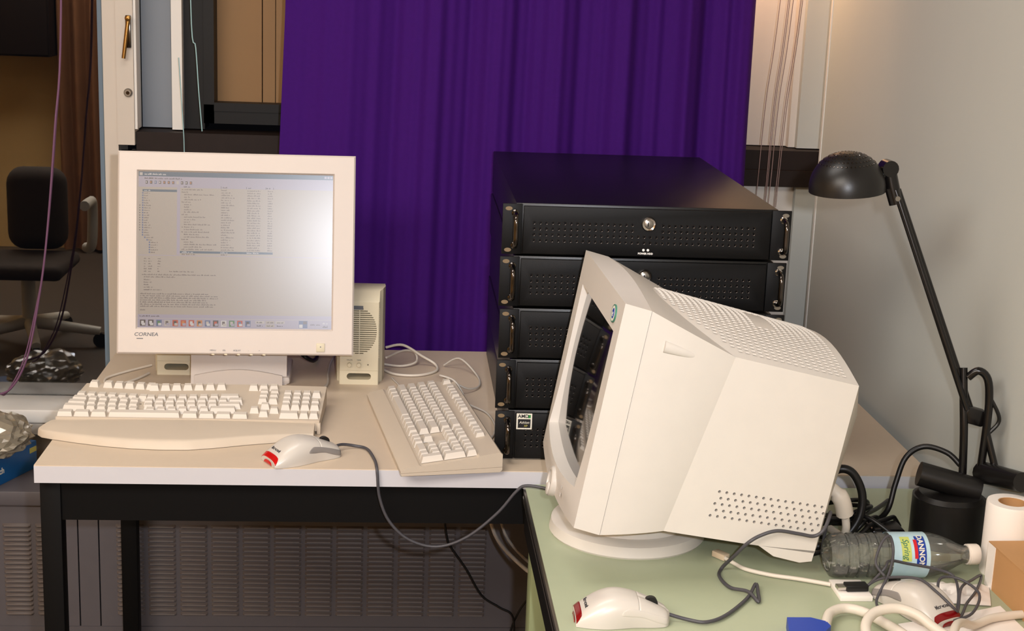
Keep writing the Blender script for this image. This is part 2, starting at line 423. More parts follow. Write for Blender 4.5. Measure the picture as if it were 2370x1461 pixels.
for xx, yy in ((0.812,-0.075),(1.45,-0.075),(0.812,-1.08),(1.45,-1.08)):
    mb = MB(); mb.rbox((xx,yy,0),(xx+0.05,yy+0.05,T+GZ-0.0751),0.006); mb.build('leg','green_steel',gt)

# ================================================================== PURPLE CURTAIN
def curt(u, v, off=0.0):
    z = -0.30 + 2.0*v
    xl = 0.340 - 0.03*max(0, 1-(z+0.0)/0.75) ; xr = 1.345 + 0.012*max(0, 0.5-z)
    x = xl + (xr-xl)*u
    fade = 0.35+0.65*min(1, u/0.22)
    ph = 2.2*sin(3.1*u)+0.6*sin(11*u+1.3)
    g = 0.25+0.75*u
    y = 0.868 + fade*(0.014*sin(2*pi*6.5*u*(0.6+0.5*u)+ph) + g*0.010*sin(2*pi*17*u+1.7*ph+0.5*z)*(0.6+0.4*sin(9*u)) + g*0.0028*sin(2*pi*37*u+2.6*ph+z))
    y += 0.004*sin(5*u+2.2*z)
    return (x, y+off, z+T)
mb = MB(); mb.grid(lambda u,v: curt(u,v), 420, 26); k = len(mb.v); mb.grid(lambda u,v: curt(u,v,0.0025), 420, 26, flip=True)
nu, nv = 420, 26
for j in range(nv):
    for e in (0, nu):
        a = j*(nu+1)+e; b = (j+1)*(nu+1)+e; q = (a,b,b+k,a+k); mb.f.append(q if e == 0 else q[::-1]); mb.m.append(0)
cu = thing('purple_curtain', 'deep purple pleated curtain hanging across the window behind the servers', 'curtain', (0,0,0))
mb.build('fabric', 'curtain_purple', cu, smooth=180)
mb = MB(); mb.cyl((-0.2,0.873,1.712+T),(1.50,0.873,1.712+T),0.009); mb.build('curtain_rod','dark_chrome',cu)
mb = MB(); 
for xx in (0.05, 1.45): mb.box((xx,0.865,1.712+T),(xx+0.012,1.03,1.722+T))
mb.build('rod_bracket','dark_chrome',cu,smooth=0)
bl = thing('light_bulb', 'warm glowing bulb hanging behind the curtain at the window', 'bulb', (1.312,0.975,T+1.02))
mb = MB(); mb.lathe([(0.002,0.03),(0.012,0.033),(0.016,0.045),(0.012,0.060),(0.004,0.064)],16); mb.build('bulb_glass','bulb_glow',bl)
mb = MB(); mb.lathe([(0.011,0.062),(0.013,0.066),(0.013,0.10),(0.006,0.105)],14); mb.build('socket','black_rubber',bl)
mb = MB(); mb.cyl((0,0,0.10),(0,0,0.875),0.003,8); mb.build('cord','black_rubber',bl)

# added ceiling fittings, unseen, glowing to go with the fill lights
for i, (x, y) in enumerate(((0.2,-0.30),(-0.9,-2.6))):
    c = thing('added_ceiling_light', ('added unseen ceiling light panel above the tables','added unseen ceiling light panel at the rear of the room')[i], 'light', (x,y,T+1.90))
    hx, hy = ((0.62,0.32),(1.14,0.74))[i]
    MB().rbox((-hx,-hy,-0.05),(hx,hy,0.0),0.006).build('housing','white_bright',c)
    MB().box((-hx+0.04,-hy+0.04,-0.056),(hx-0.04,hy-0.04,-0.0505)).build('diffuser','fill_panel_glow',c,smooth=0)

# ================================================================== RACK SERVERS
def make_server():
    t = thing('rack_server', 'x', 'server', (0,0,0))
    W, H, D = 0.4826, 0.0862, 0.70
    mb = MB(); mb.rbox((0.022,0.004,0.0005),(W-0.022,D,H),0.0015); mb.build('chassis','server_black',t)
    for s in (0,1):
        xa, xb = (0.0,0.0325) if s == 0 else (W-0.0325,W)
        mb = MB(); mb.rbox((xa,0.0,0.001),(xb,0.004,H-0.001),0.0008); ear = mb.build('rack_ear','server_panel',t)
        hx = 0.010 if s == 0 else W-0.010
        for zz in (0.008, H-0.009):
            mb = MB(); mb.prism([(hx+0.0058*cos(a)*1.0, zz+0.0034*sin(a)) for a in [2*pi*i/14 for i in range(14)]], lambda p:(p[0],-0.0004,p[1]), lambda p:(p[0],0.0005,p[1]))
            mb.build('mounting_hole','bare_hole' if s==0 else 'nickel',ear)
        bx = 0.0205 if s == 0 else W-0.014
        pts = [(bx,0.0,0.016),(bx,-0.012,0.0165),(bx,-0.024,0.020),(bx,-0.029,0.027),(bx,-0.029,H/2),(bx,-0.029,H-0.027),(bx,-0.024,H-0.020),(bx,-0.012,H-0.0165),(bx,0.0,H-0.016)]
        mb = MB(); mb.tube(spline(pts,4),0.0042,10); hd = mb.build('handle','dark_chrome',t)
        for zz in (0.0162,H-0.0162):
            mb = MB(); mb.lathe([(0.0062,0),(0.0062,0.004),(0.0045,0.0055)],14,Matrix.Translation((bx,-0.0005,zz))@Matrix.Rotation(R(90),4,'X')); mb.build('handle_foot','chrome' if s else 'dark_chrome',hd)
    mb = MB(); mb.rbox((0.0345,-0.003,0.0025),(W-0.0345,0.004,H-0.004),0.0012); fp = mb.build('front_panel','server_panel',t)
    mb = MB(); cu_ = MB()
    for r_ in range(4):
        for c in range(37):
            x = 0.052+0.0102*c; z = 0.0255+0.0098*r_
            if 0.222 < x < 0.262 and r_ >= 2: continue
            cu_.tube([(x,-0.0045,z),(x,0.0030,z)],0.0022,8)
            mb.lathe([(0.0029,0.0),(0.0027,0.0006),(0.0021,0.0001),(0.0017,-0.0012)],8,Matrix.Translation((x,-0.003,z))@Matrix.Rotation(R(90),4,'X'),caps=False)
    cut(fp, cu_, 30)
    mb.build('vent_holes','hole_rim',fp,kind='stuff')
    return t
def lock_and_leds(t):
    mx = Matrix.Translation((0.242,-0.003,0.058))@Matrix.Rotation(R(90),4,'X')
    mb = MB(); mb.lathe([(0.0122,0),(0.0122,0.004),(0.0108,0.0062),(0.0085,0.0052),(0.0078,0.0052)],28,mx); lk = mb.build('key_lock','chrome',t)
    mb = MB(); mb.lathe([(0.0076,0),(0.0076,0.0068),(0.006,0.0078)],22,mx); mb.build('lock_cylinder','nickel',lk)
    mb = MB(); mb.box((0.2395,-0.0112,0.0545),(0.2412,-0.0107,0.0615)); mb.build('key_slot_shade','hole_black',lk,smooth=0)  # dark strip laid on, standing in for the shade inside the slot
srv = make_server()
RX, RY = 0.7547, 0.062
srvs = []
names = ['black rack server with chrome lock and power lights, topmost of the stack','black rack server with chrome lock, second from top of the stack','black rack server in the middle of the stack of five','black rack server, second from bottom of the stack','black rack server with square processor sticker, bottom of the stack']
for i in range(5):
    s = srv if i == 0 else copy_tree(srv)
    lvl = 4-i
    dx = (0.0, -0.0015, 0.001, -0.001, 0.0)[i]; dy = (0.0,0.002,-0.001,0.001,0.0)[i]
    s.location = (RX+dx, RY+dy, T+0.0889*lvl + 0.0006); s.rotation_euler = (0,0,-0.0063)
    s['label'] = names[i]; s['group'] = 'stack of rack servers'; srvs.append(s)
for s in srvs[:2]: lock_and_leds(s)
t = srvs[0]
for x in (0.236, 0.2435):
    mb = MB(); mb.lathe([(0.0022,0),(0.0022,0.001),(0.001,0.0016)],10,Matrix.Translation((x,-0.003,0.0135))@Matrix.Rotation(R(90),4,'X')); mb.build('status_light','led_white',t)
text('light_caption','POWER HDD',0.0042,'led_white',t,frame_mx((0.2395,-0.0033,0.0075),(1,0,0),(0,0,1)),bold=0.0002)
t = srvs[4]
MB().box((0.036,-0.0035,0.0545),(0.0625,-0.003,0.0825)).build('sticker','print_white',t,smooth=0)
stk = [o for o in t.children if o.name.startswith('sticker')][0]
text('sticker_text','AMD',0.0085,'print_black',stk,frame_mx((0.0475,-0.0037,0.0775),(1,0,0),(0,0,1)),bold=0.0002)
MB().box((0.0555,-0.0038,0.0745),(0.0600,-0.0036,0.0800)).build('sticker_arrow','print_green',stk,smooth=0)
MB().box((0.0385,-0.0038,0.0570),(0.0600,-0.0036,0.0725)).build('sticker_band','print_black',stk,smooth=0)
text('sticker_text','Athlon',0.0062,'print_white',stk,frame_mx((0.0492,-0.00395,0.0665),(1,0,0),(0,0,1)),shear=0.25)
text('sticker_text','XP',0.005,'print_yellow',stk,frame_mx((0.052,-0.00395,0.0605),(1,0,0),(0,0,1)))

# ================================================================== LCD MONITOR
lcd = thing('flat_monitor', 'beige flat panel monitor showing an email program, on white table', 'monitor', (0.280,0.452,T), R(1.9))
def tilt(mx, a): return mx @ Matrix.Rotation(a, 4, 'X')
TL = Matrix.Translation((0,-0.028,0.080)) @ Matrix.Rotation(R(-11.0), 4, 'X')   # panel frame: x right, z up along the tilted face, -y outwards
def tl(p): return TL @ Vector(p)
hw, hh = 0.2225, 0.383
sx0, sx1, sz0, sz1 = -0.1845, 0.180, 0.050, 0.345
def rectring(mb, a, b):   # a, b: (x0,x1,z0,z1,y)
    def c(q): return [tl((q[0],q[4],q[2])),tl((q[1],q[4],q[2])),tl((q[1],q[4],q[3])),tl((q[0],q[4],q[3]))]
    mb.add(c(a)+c(b), [(0,1,5,4),(1,2,6,5),(2,3,7,6),(3,0,4,7)])
mb = MB()
seq = [(-hw+0.012,hw-0.012,0.014,hh-0.012,0.040),(-hw+0.001,hw-0.001,0.001,hh-0.001,0.022),(-hw,hw,0,hh,0.003),(-hw+0.003,hw-0.003,0.003,hh-0.003,0.0),
       (sx0-0.003,sx1+0.003,sz0-0.003,sz1+0.003,0.0),(sx0,sx1,sz0,sz1,0.005)]
for a, b in zip(seq, seq[1:]): rectring(mb, a, b)
q = seq[0]; mb.add([tl((q[0],q[4],q[2])),tl((q[1],q[4],q[2])),tl((q[1],q[4],q[3])),tl((q[0],q[4],q[3]))],[(0,3,2,1)])
mb.build('bezel','beige_lcd',lcd,smooth=20)
mb = MB(); mb.rbox((-0.15,0.0395,0.06),(0.15,0.068,0.33),0.012,TL); mb.build('rear_housing','beige_lcd',lcd)
# screen picture
mb = MB(); order = ['scr_bg','scr_title','scr_lilac','scr_text','scr_light','scr_blue','scr_red','scr_green','scr_white','scr_dark','scr_orange']
SW, SH = sx1-sx0, sz1-sz0
def Q(s0,t0,s1,t1,m,lay=1):
    y = 0.0049-0.00004*lay; mb.mi = order.index('scr_'+m)
    mb.add([tl((sx0+s0*SW,y,sz1-t1*SH)),tl((sx0+s1*SW,y,sz1-t1*SH)),tl((sx0+s1*SW,y,sz1-t0*SH)),tl((sx0+s0*SW,y,sz1-t0*SH))],[(0,1,2,3)])
rnd = random.Random(3)
def words(s0,s1,t,h=0.007,m='text',gap=0.004,lay=3):
    x = s0
    while x < s1:
        wd = rnd.uniform(0.006,0.03); e = min(x+wd,s1); 
        k = x
        while k < e-0.002:
            g = rnd.uniform(0.0022,0.0038); hh_ = rnd.choice((h*0.62,h*0.62,h)); Q(k,t+h-hh_,min(k+g,e),t+h,m,lay); k += g+0.0012
        x = e+gap
Q(0,0,1,1,'bg',0)
scr_parts = []
Q(0,0,1,0.030,'title',1); Q(0.005,0.006,0.020,0.024,'light',2); words(0.03,0.14,0.010,0.011,'white'); 
for i in range(3): Q(0.955+0.015*i,0.008,0.966+0.015*i,0.022,'lilac',2)
Q(0,0.030,1,0.098,'lilac',1); words(0.03,0.22,0.038,0.009,'dark')
for i in range(11):
    x = 0.035+0.0225*i; Q(x,0.058,x+0.012,0.078,rnd.choice(['dark','blue','text','light','dark']),2); Q(x+0.002,0.063,x+0.007,0.072,rnd.choice(['light','white','orange']),3)
Q(0.0,0.0985,0.195,0.53,'bg',1); Q(0.02,0.113,0.195,0.128,'title',2); words(0.028,0.06,0.117,0.007,'white')
for i in range(25):
    t_ = 0.132+0.0158*i; x = 0.022 if i < 18 else 0.022+0.012*(i-17 if i < 21 else 3)
    if i >= 22: x = 0.058
    Q(x-0.004,t_,x+0.003,t_+0.010,'blue',2); words(x+0.006,x+rnd.uniform(0.025,0.045),t_+0.002,0.007)
    if 4 < i < 16: Q(0.004,t_+0.002,0.010,t_+0.008,'text',2)
Q(0.196,0.0985,0.212,0.53,'lilac',2)
Q(0.213,0.086,0.69,0.100,'lilac',2)
for x in (0.42,0.55,0.65,0.69): Q(x,0.086,x+0.002,0.100,'dark',3)
for a, b in ((0.23,0.27),(0.43,0.46),(0.56,0.58),(0.655,0.675)): words(a,b,0.089,0.008,'dark')
for i in range(25):
    t_ = 0.106+0.0160*i; ind = rnd.choice((0.220,0.232,0.232))
    words(ind,ind+rnd.uniform(0.03,0.17),t_,0.008); words(0.422,0.422+rnd.uniform(0.03,0.075),t_,0.008); words(0.556,0.625,t_,0.008); words(0.662,0.688,t_,0.008)
Q(0.213,0.505,0.69,0.519,'title',4); words(0.222,0.28,0.508,0.008,'white',lay=5); words(0.42,0.46,0.508,0.008,'white',lay=5); words(0.556,0.62,0.508,0.008,'white',lay=5)
words(0.222,0.29,0.522,0.008); words(0.422,0.455,0.522,0.008)
Q(0,0.533,1,0.537,'lilac',2)
for i in range(6):
    t_ = 0.552+0.0165*i
    for x in (0.03,0.052,0.10): words(x,x+rnd.uniform(0.008,0.02),t_,0.008)
words(0.16,0.29,0.634,0.008); words(0.02,0.40,0.655,0.008); words(0.03,0.19,0.670,0.008)
for i in range(5): words(0.03,0.03+rnd.uniform(0.02,0.05),0.688+0.016*i,0.008)
words(0.03,0.12,0.752,0.008)
for i in range(7): words(0.012,0.012+rnd.uniform(0.33,0.40),0.778+0.0135*i,0.008)
words(0.012,0.04,0.882,0.008)
Q(0,0.915,1,0.94,'lilac',2); words(0.01,0.11,0.922,0.008,'dark')
Q(0,0.94,1,1,'lilac',2); Q(0,0.939,1,0.942,'light',3)
ic = [('dark','white'),('dark','white'),('blue','green'),('light','text'),('red','dark'),('red','orange'),('red','white'),('orange','dark'),('blue','light'),('dark','red'),('white','text'),('green','light'),('red','blue'),('blue','dark')]
for i,(a,b) in enumerate(ic):
    x = 0.012+0.0415*i; Q(x,0.950,x+0.028,0.990,a,3); Q(x+0.006,0.957,x+0.020,0.978,b,4); Q(x+0.010,0.970,x+0.026,0.986,rnd.choice(['lilac','white','light']),5)
for i in range(3):
    for j in range(2): Q(0.605+0.052*i,0.950+0.022*j,0.652+0.052*i,0.968+0.022*j,rnd.choice(['light','lilac','bg']),3); words(0.612+0.052*i,0.645+0.052*i,0.955+0.022*j,0.009,'dark',lay=4)
Q(0.83,0.946,0.875,0.994,'blue',3); Q(0.832,0.970,0.850,0.992,'white',4); Q(0.853,0.949,0.872,0.968,'text',4)
words(0.89,0.94,0.966,0.009,'text'); words(0.955,0.985,0.955,0.012,'white'); words(0.955,0.985,0.978,0.012,'text')
mb.build('screen',order,lcd,smooth=0)
text('brand_text','CORNEA',0.0095,'label_grey',lcd,TL@frame_mx((-0.168,-0.0002,0.037),(1,0,0),(0,0,1)),shear=0.15,bold=0.0001,sx=1.15)
MB().box((-0.1855,-0.0004,0.0285),(-0.1735,0.0002,0.0300),TL).build('model_mark','label_grey',lcd,smooth=0)
mb = MB(); mb.rbox((0.152,-0.0022,0.007),(0.168,0.001,0.0235),0.0008,TL); b_ = mb.build('power_button','beige_spk',lcd)
mb = MB(); mb.lathe([(0.0012,0),(0.0012,0.0004)],8,TL@Matrix.Translation((0.160,-0.0022,0.0165))@Matrix.Rotation(R(90),4,'X')); mb.build('power_mark','label_grey',b_)
for x, s in ((-0.043,'MENU'),(-0.022,'SEL'),(0.002,'ADJUST'),(0.024,'-'),(0.044,'+')):
    text('button_caption',s,0.0042,'label_grey',lcd,TL@frame_mx((x,-0.0002,0.008),(1,0,0),(0,0,1)))
mb = MB()
for i in range(5): mb.rbox((-0.046+0.024*i,0.001,-0.0012),(-0.040+0.024*i,0.006,0.002),0.001,TL)
mb.build('menu_buttons','beige_spk',lcd)
# stand: wide flat column and arched foot
def stand(u, v):
    x = -0.093+0.186*u; z = 0.0+0.115*v
    return (x, 0.048 + 0.02*v - 0.006*sin(pi*u), z)
mb = MB(); mb.grid(stand,16,6); k=len(mb.v); mb.grid(lambda u,v:(stand(u,v)[0],stand(u,v)[1]+0.03,stand(u,v)[2]),16,6,flip=True)
for i in range(16):
    mb.f.append((i,i+k,i+1+k,i+1)); mb.m.append(0); a=6*17+i; mb.f.append((a,a+1,a+1+k,a+k)); mb.m.append(0)
for j in range(6):
    a=j*17; mb.f.append((a,a+17,a+17+k,a+k)); mb.m.append(0); a+=16; mb.f.append((a,a+k,a+17+k,a+17)); mb.m.append(0)
mb.build('stand_column','beige_lcd',lcd,smooth=30)
mb = MB(); mb.prism([(-0.085+0.17*i/16, 0.020+0.012*sin(pi*i/16)) for i in range(17)]+[(0.085,0.0),(-0.085,0.0)], lambda p:(p[0],0.0375,p[1]), lambda p:(p[0],0.0425,p[1])); mb.build('stand_lip','beige_lcd',lcd,smooth=30)
mb = MB(); mb.rbox((-0.074,0.045,0.0),(0.10,0.20,0.016),0.006); mb.build('stand_foot','beige_lcd',lcd)

# ================================================================== SPEAKERS
def make_speaker(knobs):
    t = thing('desktop_speaker','x','speaker',(0,0,0))
    W, H, D = 0.0775, 0.190, 0.115
    # body: front face leans back a little, sides curve back, top slopes
    def ring(y, ins, zt_): 
        return [(ins,y,0.0),(W-ins,y,0.0),(W-ins,y,zt_),(ins,y,zt_)]
    rs = [ring(0.000,0.0015,0.168),ring(0.0015,0.0,0.170),ring(0.022,0.0,0.1865),ring(0.030,-0.006,0.190),ring(0.055,-0.010,0.190),ring(0.095,-0.008,0.186),ring(D,0.002,0.178)]
    mb = MB(); vs = [p for r in rs for p in r]; fs = [(0,1,2,3)]
    for i in range(len(rs)-1):
        for j in range(4): fs.append((i*4+j,(i+1)*4+j,(i+1)*4+(j+1)%4,i*4+(j+1)%4))
    k=(len(rs)-1)*4; fs.append((k+3,k+2,k+1,k)); mb.add(vs,fs); cab = mb.build('cabinet','beige_spk',t,smooth=25); cu_ = MB()
    # fine ribs of the front with the round slotted grille
    for i in range(22):
        z = 0.064+0.0043*i; dz = (z-0.109)/0.047
        if abs(dz) < 0.98:
            wx = 0.036*sqrt(1-dz*dz)
            cu_.box((W/2-wx+0.002,-0.002,z-0.0010),(W/2-0.0008,0.030,z+0.0010)); cu_.box((W/2+0.0008,-0.002,z-0.0010),(W/2+wx-0.002,0.030,z+0.0010))
    for i in range(27):
        z = 0.056+0.0038*i
        mb = MB(); mb.box((W-0.0012,0.0018,z-0.0006),(W+0.0006,0.008,z+0.0006)); mb.build('side_rib','beige_spk',t,smooth=0)
    MB().box((0.024,-0.0012,0.153),(0.0455,0.0004,0.1605)).build('name_plate','label_grey',t,smooth=0)
    cu_.prism([(W/2+dx*0.0175+0.0065*cos(a),0.0165+0.0065*sin(a)) for dx,a in [(1,R(-90+18*i)) for i in range(11)]+[(-1,R(90+18*i)) for i in range(11)]], lambda p:(p[0],-0.002,p[1]), lambda p:(p[0],0.060,p[1]))
    cu_.box((-0.002,-0.002,0.0285),(W+0.002,0.0010,0.0292))
    cut(cab, cu_, 25)
    if knobs:
        for x, s in ((0.020,'VOLUME'),(0.0385,'TONE')):
            mb = MB(); mb.lathe([(0.0056,0),(0.0056,0.0008)],16,Matrix.Translation((x,0,0.041))@Matrix.Rotation(R(90),4,'X')); kn=mb.build('knob_collar','beige_spk',t)
            mb = MB(); mb.lathe([(0.0044,0),(0.0044,0.006),(0.0034,0.007)],16,Matrix.Translation((x,0,0.041))@Matrix.Rotation(R(90),4,'X')); mb.build('knob','beige_spk',kn)
            text('knob_caption',s,0.0030,'dark_print',t,frame_mx((x,-0.0002,0.0500),(1,0,0),(0,0,1)))
        mb = MB(); mb.lathe([(0.0015,0),(0.0015,0.0008)],8,Matrix.Translation((0.0565,0,0.041))@Matrix.Rotation(R(90),4,'X')); mb.build('power_light','port_dark',t)
    return t
s1 = make_speaker(True); s1.location = (0.474,0.513,T); s1.rotation_euler = (0,0,R(-1)); tag(s1,'beige desktop speaker with round slotted grille and two knobs beside monitor','speaker','pair of desktop speakers')
s2 = make_speaker(False); s2.location = (0.110,0.560,T); s2.rotation_euler = (0,0,R(1)); tag(s2,'beige desktop speaker mostly hidden behind the flat monitor, only its base showing','speaker','pair of desktop speakers')

# ================================================================== KEYBOARDS
KC = {}
def keymesh(w_, d_, h_=0.0098, m='key_white'):
    key = (round(w_,4),round(d_,4),h_,m)
    if key in KC: return KC[key]
    a, b = w_/2, d_/2; ta, tb = a-0.0026, b-0.0034; sh = 0.0010
    mb = MB(); mb.add([(-a,-b,0),(a,-b,0),(a,b,0),(-a,b,0),(-ta-0.0004,-tb-0.0004+sh,h_-0.0006),(ta+0.0004,-tb-0.0004+sh,h_-0.0006),(ta+0.0004,tb+0.0004+sh,h_-0.0006),(-ta-0.0004,tb+0.0004+sh,h_-0.0006),
                       (-ta,-tb+sh,h_),(ta,-tb+sh,h_),(ta,tb+sh,h_),(-ta,tb+sh,h_)],
                      [(0,1,5,4),(1,2,6,5),(2,3,7,6),(3,0,4,7),(4,5,9,8),(5,6,10,9),(6,7,11,10),(7,4,8,11),(8,9,10,11)])
    KC[key] = mb.mesh('key',m,smooth=0); return KC[key]
# --- straight keyboard lying lengthways between the speaker and the servers
kl = sqrt(0.07**2+0.435**2)
kb = thing('computer_keyboard','beige straight keyboard turned lengthways in front of the servers','keyboard',(0.5315,0.412,T),R(-81.8))
KW, KD = 0.452, 0.170     # local x runs from far end to near end, local y from palm side to cable side
def khz(y): return 0.013 + 0.0195*y/KD
prof = [(0.002,0.001),(0.0,0.004),(0.0,0.009),(0.006,0.0135),(0.030,khz(0.030)+0.0025),(0.034,khz(0.034)),(0.128,khz(0.128)),(0.131,khz(0.131)+0.003),(KD-0.004,khz(KD)+0.004),(KD,khz(KD)),(KD,0.006),(KD-0.004,0.002)]
mb = MB(); mb.prism(prof, lambda p:(0.0,p[0],p[1]), lambda p:(KW,p[0],p[1])); kcase = mb.build('case','beige_kb',kb,smooth=25); cu_ = MB()
cu_.prism([(-0.002,0.0052),(KD+0.002,0.0105),(KD+0.002,0.0112),(-0.002,0.0059)], lambda p:(KW-0.0012,p[0],p[1]), lambda p:(KW+0.002,p[0],p[1]))
cu_.box((-0.002,-0.002,0.0052),(KW-0.0013,0.0012,0.0059))
cut(kcase, cu_, 25)
U = 0.01905; ax = 0.010; ay = 0.0445
tiltk = math.atan(0.0195/KD)
def key2(ux, row, w_=1.0, d_=1.0):
    x = ax + (ux+w_/2)*U; y = ay + row*U + (d_-1)*U/2
    if row == 5.45: y += 0.002
    o = obj('key', keymesh(w_*U-0.0012, d_*U-0.0014), kb, (x,y,khz(y)+0.0008)); o.rotation_euler = (tiltk,0,0)
rows = [ (0,[(0,1.25),(1.25,1.25),(2.5,1.25),(3.75,6.25),(10,1.25),(11.25,1.25),(12.5,1.25),(13.75,1.25)]),
         (1,[(0,2.25)]+[(2.25+i,1) for i in range(10)]+[(12.25,2.75)]),
         (2,[(0,1.75)]+[(1.75+i,1) for i in range(11)]+[(12.75,2.25)]),
         (3,[(0,1.5)]+[(1.5+i,1) for i in range(12)]+[(13.5,1.5)]),
         (4,[(i,1) for i in range(13)]+[(13,2)]),
         (5.45,[(0,1)]+[(2+i,1) for i in range(4)]+[(6.5+i,1) for i in range(4)]+[(11+i,1) for i in range(4)]) ]
for r_, ks in rows:
    for u_, w_ in ks: key2(u_, r_, w_)
for r_ in (3,4,5.45):
    for i in range(3): key2(15.35+i, r_)
for i in range(3): key2(15.35+i, 0)
key2(16.35,1)
for i,(u_,r_,w_,d_) in enumerate([(0,0,2,1),(2,0,1,1),(0,1,1,1),(1,1,1,1),(2,1,1,1),(0,2,1,1),(1,2,1,1),(2,2,1,1),(0,3,1,1),(1,3,1,1),(2,3,1,1),(0,4,1,1),(1,4,1,1),(2,4,1,1),(3,4,1,1),(3,2,1,2),(3,0,1,2)]): key2(18.6+u_, r_, w_, d_)
mb = MB()
for i in range(3):
    for k_ in (0,1): mb.box((ax+(18.9+i*1.1+0.35*k_)*U, ay+5.3*U, khz(0.145)+0.0005),(ax+(18.9+i*1.1+0.35*k_)*U+(0.004 if k_ == 0 else 0.002), ay+5.3*U+0.002+0.006*k_, khz(0.145)+0.0022))
mb.build('indicator_lights','port_dark',kb,smooth=0)
cable('cable', [kb_p for kb_p in [(0.05,KD-0.002,0.02),(0.035,KD+0.012,0.012),(0.02,KD-0.004,0.038),(0.008,KD-0.03,0.046),(-0.012,KD-0.012,0.034),(-0.02,KD+0.03,0.010),(-0.06,KD+0.062,0.004),(-0.14,KD+0.072,0.004),(-0.19,KD+0.045,0.026),(-0.22,KD+0.018,0.004)]], 0.0021, 'cord_lightgrey', kb)
cable('cable_loop', [(0.05,KD-0.002,0.02),(0.07,KD+0.015,0.006),(0.12,KD+0.040,0.003),(0.20,KD+0.040,0.003),(0.26,KD+0.024,0.003),(0.30,KD+0.002,0.003)], 0.0017, 'cord_lightgrey', kb)

# --- split ergonomic keyboard with wide palm rest
nk = thing('ergonomic_keyboard','white split ergonomic keyboard with wide curved palm rest before the monitor','keyboard',(0,0,T))
def nhz(y): return 0.022 + (y-0.185)*0.11
front = [(-0.030,0.158),(-0.024,0.146),(0.0,0.134),(0.04,0.118),(0.09,0.101),(0.138,0.090),(0.19,0.085),(0.235,0.086),(0.28,0.098),(0.33,0.117),(0.38,0.132),(0.42,0.140),(0.444,0.145)]
def fy(x):
    for a, b in zip(front, front[1:]):
        if a[0] <= x <= b[0]: return a[1]+(b[1]-a[1])*(x-a[0])/(b[0]-a[0])
    return front[-1][1] if x > 0.3 else front[0][1]
YK = 0.186
def palm(u, v):
    x = -0.030*(1-u)+0.444*u
    x = x + 0.022*v*(1-u)
    y = fy(x if u > 0.001 else -0.03)*(1-v)+YK*v
    crown = 0.012+0.0085*sin(v*pi/2) if v > 0 else 0.006
    return (x, y, crown+0.003*sin(pi*u))
mb = MB(); nu, nv = 48, 10
def palm2(u, v):
    if v < 0.12: 
        p = palm(u, 0.0); q_ = palm(u,0.12); k_ = v/0.12
        return (p[0]*(1-k_)+q_[0]*k_, p[1]*(1-k_)+q_[1]*k_, 0.001+ (q_[2]-0.001)*sqrt(max(0,1-(1-k_)**2)))
    return palm(u, v)
mb.grid(palm2, nu, 24)
nvr = 24; base = len(mb.v)
bot = [(p[0],p[1],0.0006) for p in [palm2(i/nu,0) for i in range(nu+1)]] + [(p[0],p[1],0.0006) for p in [palm2(i/nu,1) for i in range(nu+1)]]
mb.add(bot,[(i, nu+1+i, nu+2+i, i+1) for i in range(nu)])
for e in (0,nu):
    col_ = [j*(nu+1)+e for j in range(nvr+1)]; f_ = tuple(col_+[base+nu+1+e, base+e]); mb.f.append(f_ if e == nu else f_[::-1]); mb.m.append(0)
mb.build('palm_rest','beige_kb',nk,smooth=50)
mb = MB(); mb.prism([(-0.004,YK),(0.452,YK),(0.457,0.352),(0.34,0.356),(0.10,0.352),(0.016,0.350)], lambda p:(p[0],p[1],0.006), lambda p:(p[0],p[1],nhz(p[1])+0.002*0)); mb.build('case','beige_kb',nk,smooth=0)
for a_, b_ in (((0.4475,0.183,0.0),(0.4545,0.192,0.021)),((0.4475,0.335,0.0),(0.4545,0.345,0.03)),((0.012,0.335,0.0),(0.02,0.345,0.03))):
    mb = MB(); mb.rbox(a_,b_,0.002); mb.build('foot','beige_kb',nk)
mb = MB(); mb.prism([(-0.005,YK-0.0005),(0.452,YK-0.0005),(0.452,YK+0.003),(-0.005,YK+0.003)], lambda p:(p[0],p[1],0.006), lambda p:(p[0],p[1],nhz(YK)+0.0035)); mb.build('case_rim','beige_kb',nk,smooth=0)
tn = math.atan(0.11)
def key1(x, y, w_=0.0172, d_=0.0172, rz=0.0, h=0.0095):
    o = obj('key', keymesh(w_, d_, h), nk, (x,y,nhz(y)-0.0005)); o.rotation_euler = (tn,0,rz)
P = 0.0187
yr = [0.2235+P*i for i in range(5)]; yf = 0.3325
# left half, turned slightly
c0 = Vector((0.085,0.26)); aL = R(-5)
def rl(x, y, a, c):
    d = Vector((x,y))-c; return (c.x+d.x*cos(a)-d.y*sin(a), c.y+d.x*sin(a)+d.y*cos(a))
def keyL(x, y, w_=0.0172): p = rl(x,y,aL,c0); key1(p[0],p[1],w_,0.0172,aL)
for i in range(6): keyL(0.026+0.004*0+P*1.06*i + (0.0 if i == 0 else 0.006), yf-0.001+0.003)
for r_, (xs, n_, fw_) in enumerate([(0.0135,5,0.040),(0.0135,5,0.033),(0.0135,5,0.028),(0.0165,6,0.0172)]):
    y = yr[r_]; x = 0.004+r_*0.0025
    keyL(x+fw_/2-0.002, y, fw_)
    for i in range(n_): keyL(x+fw_+0.0075+P*i, y)
# space row
for x, w_ in ((0.0085,0.027),(0.0375,0.027),(0.0665,0.027)): key1(x, 0.2015, w_, 0.0185)
o = obj('space_bar', keymesh(0.124,0.0195,0.0098), nk, (0.1455,0.2015,nhz(0.2015)-0.0005)); o.rotation_euler = (tn,0,0)
for i in range(4): key1(0.2245+0.0292*i, 0.2005, 0.027, 0.0185)
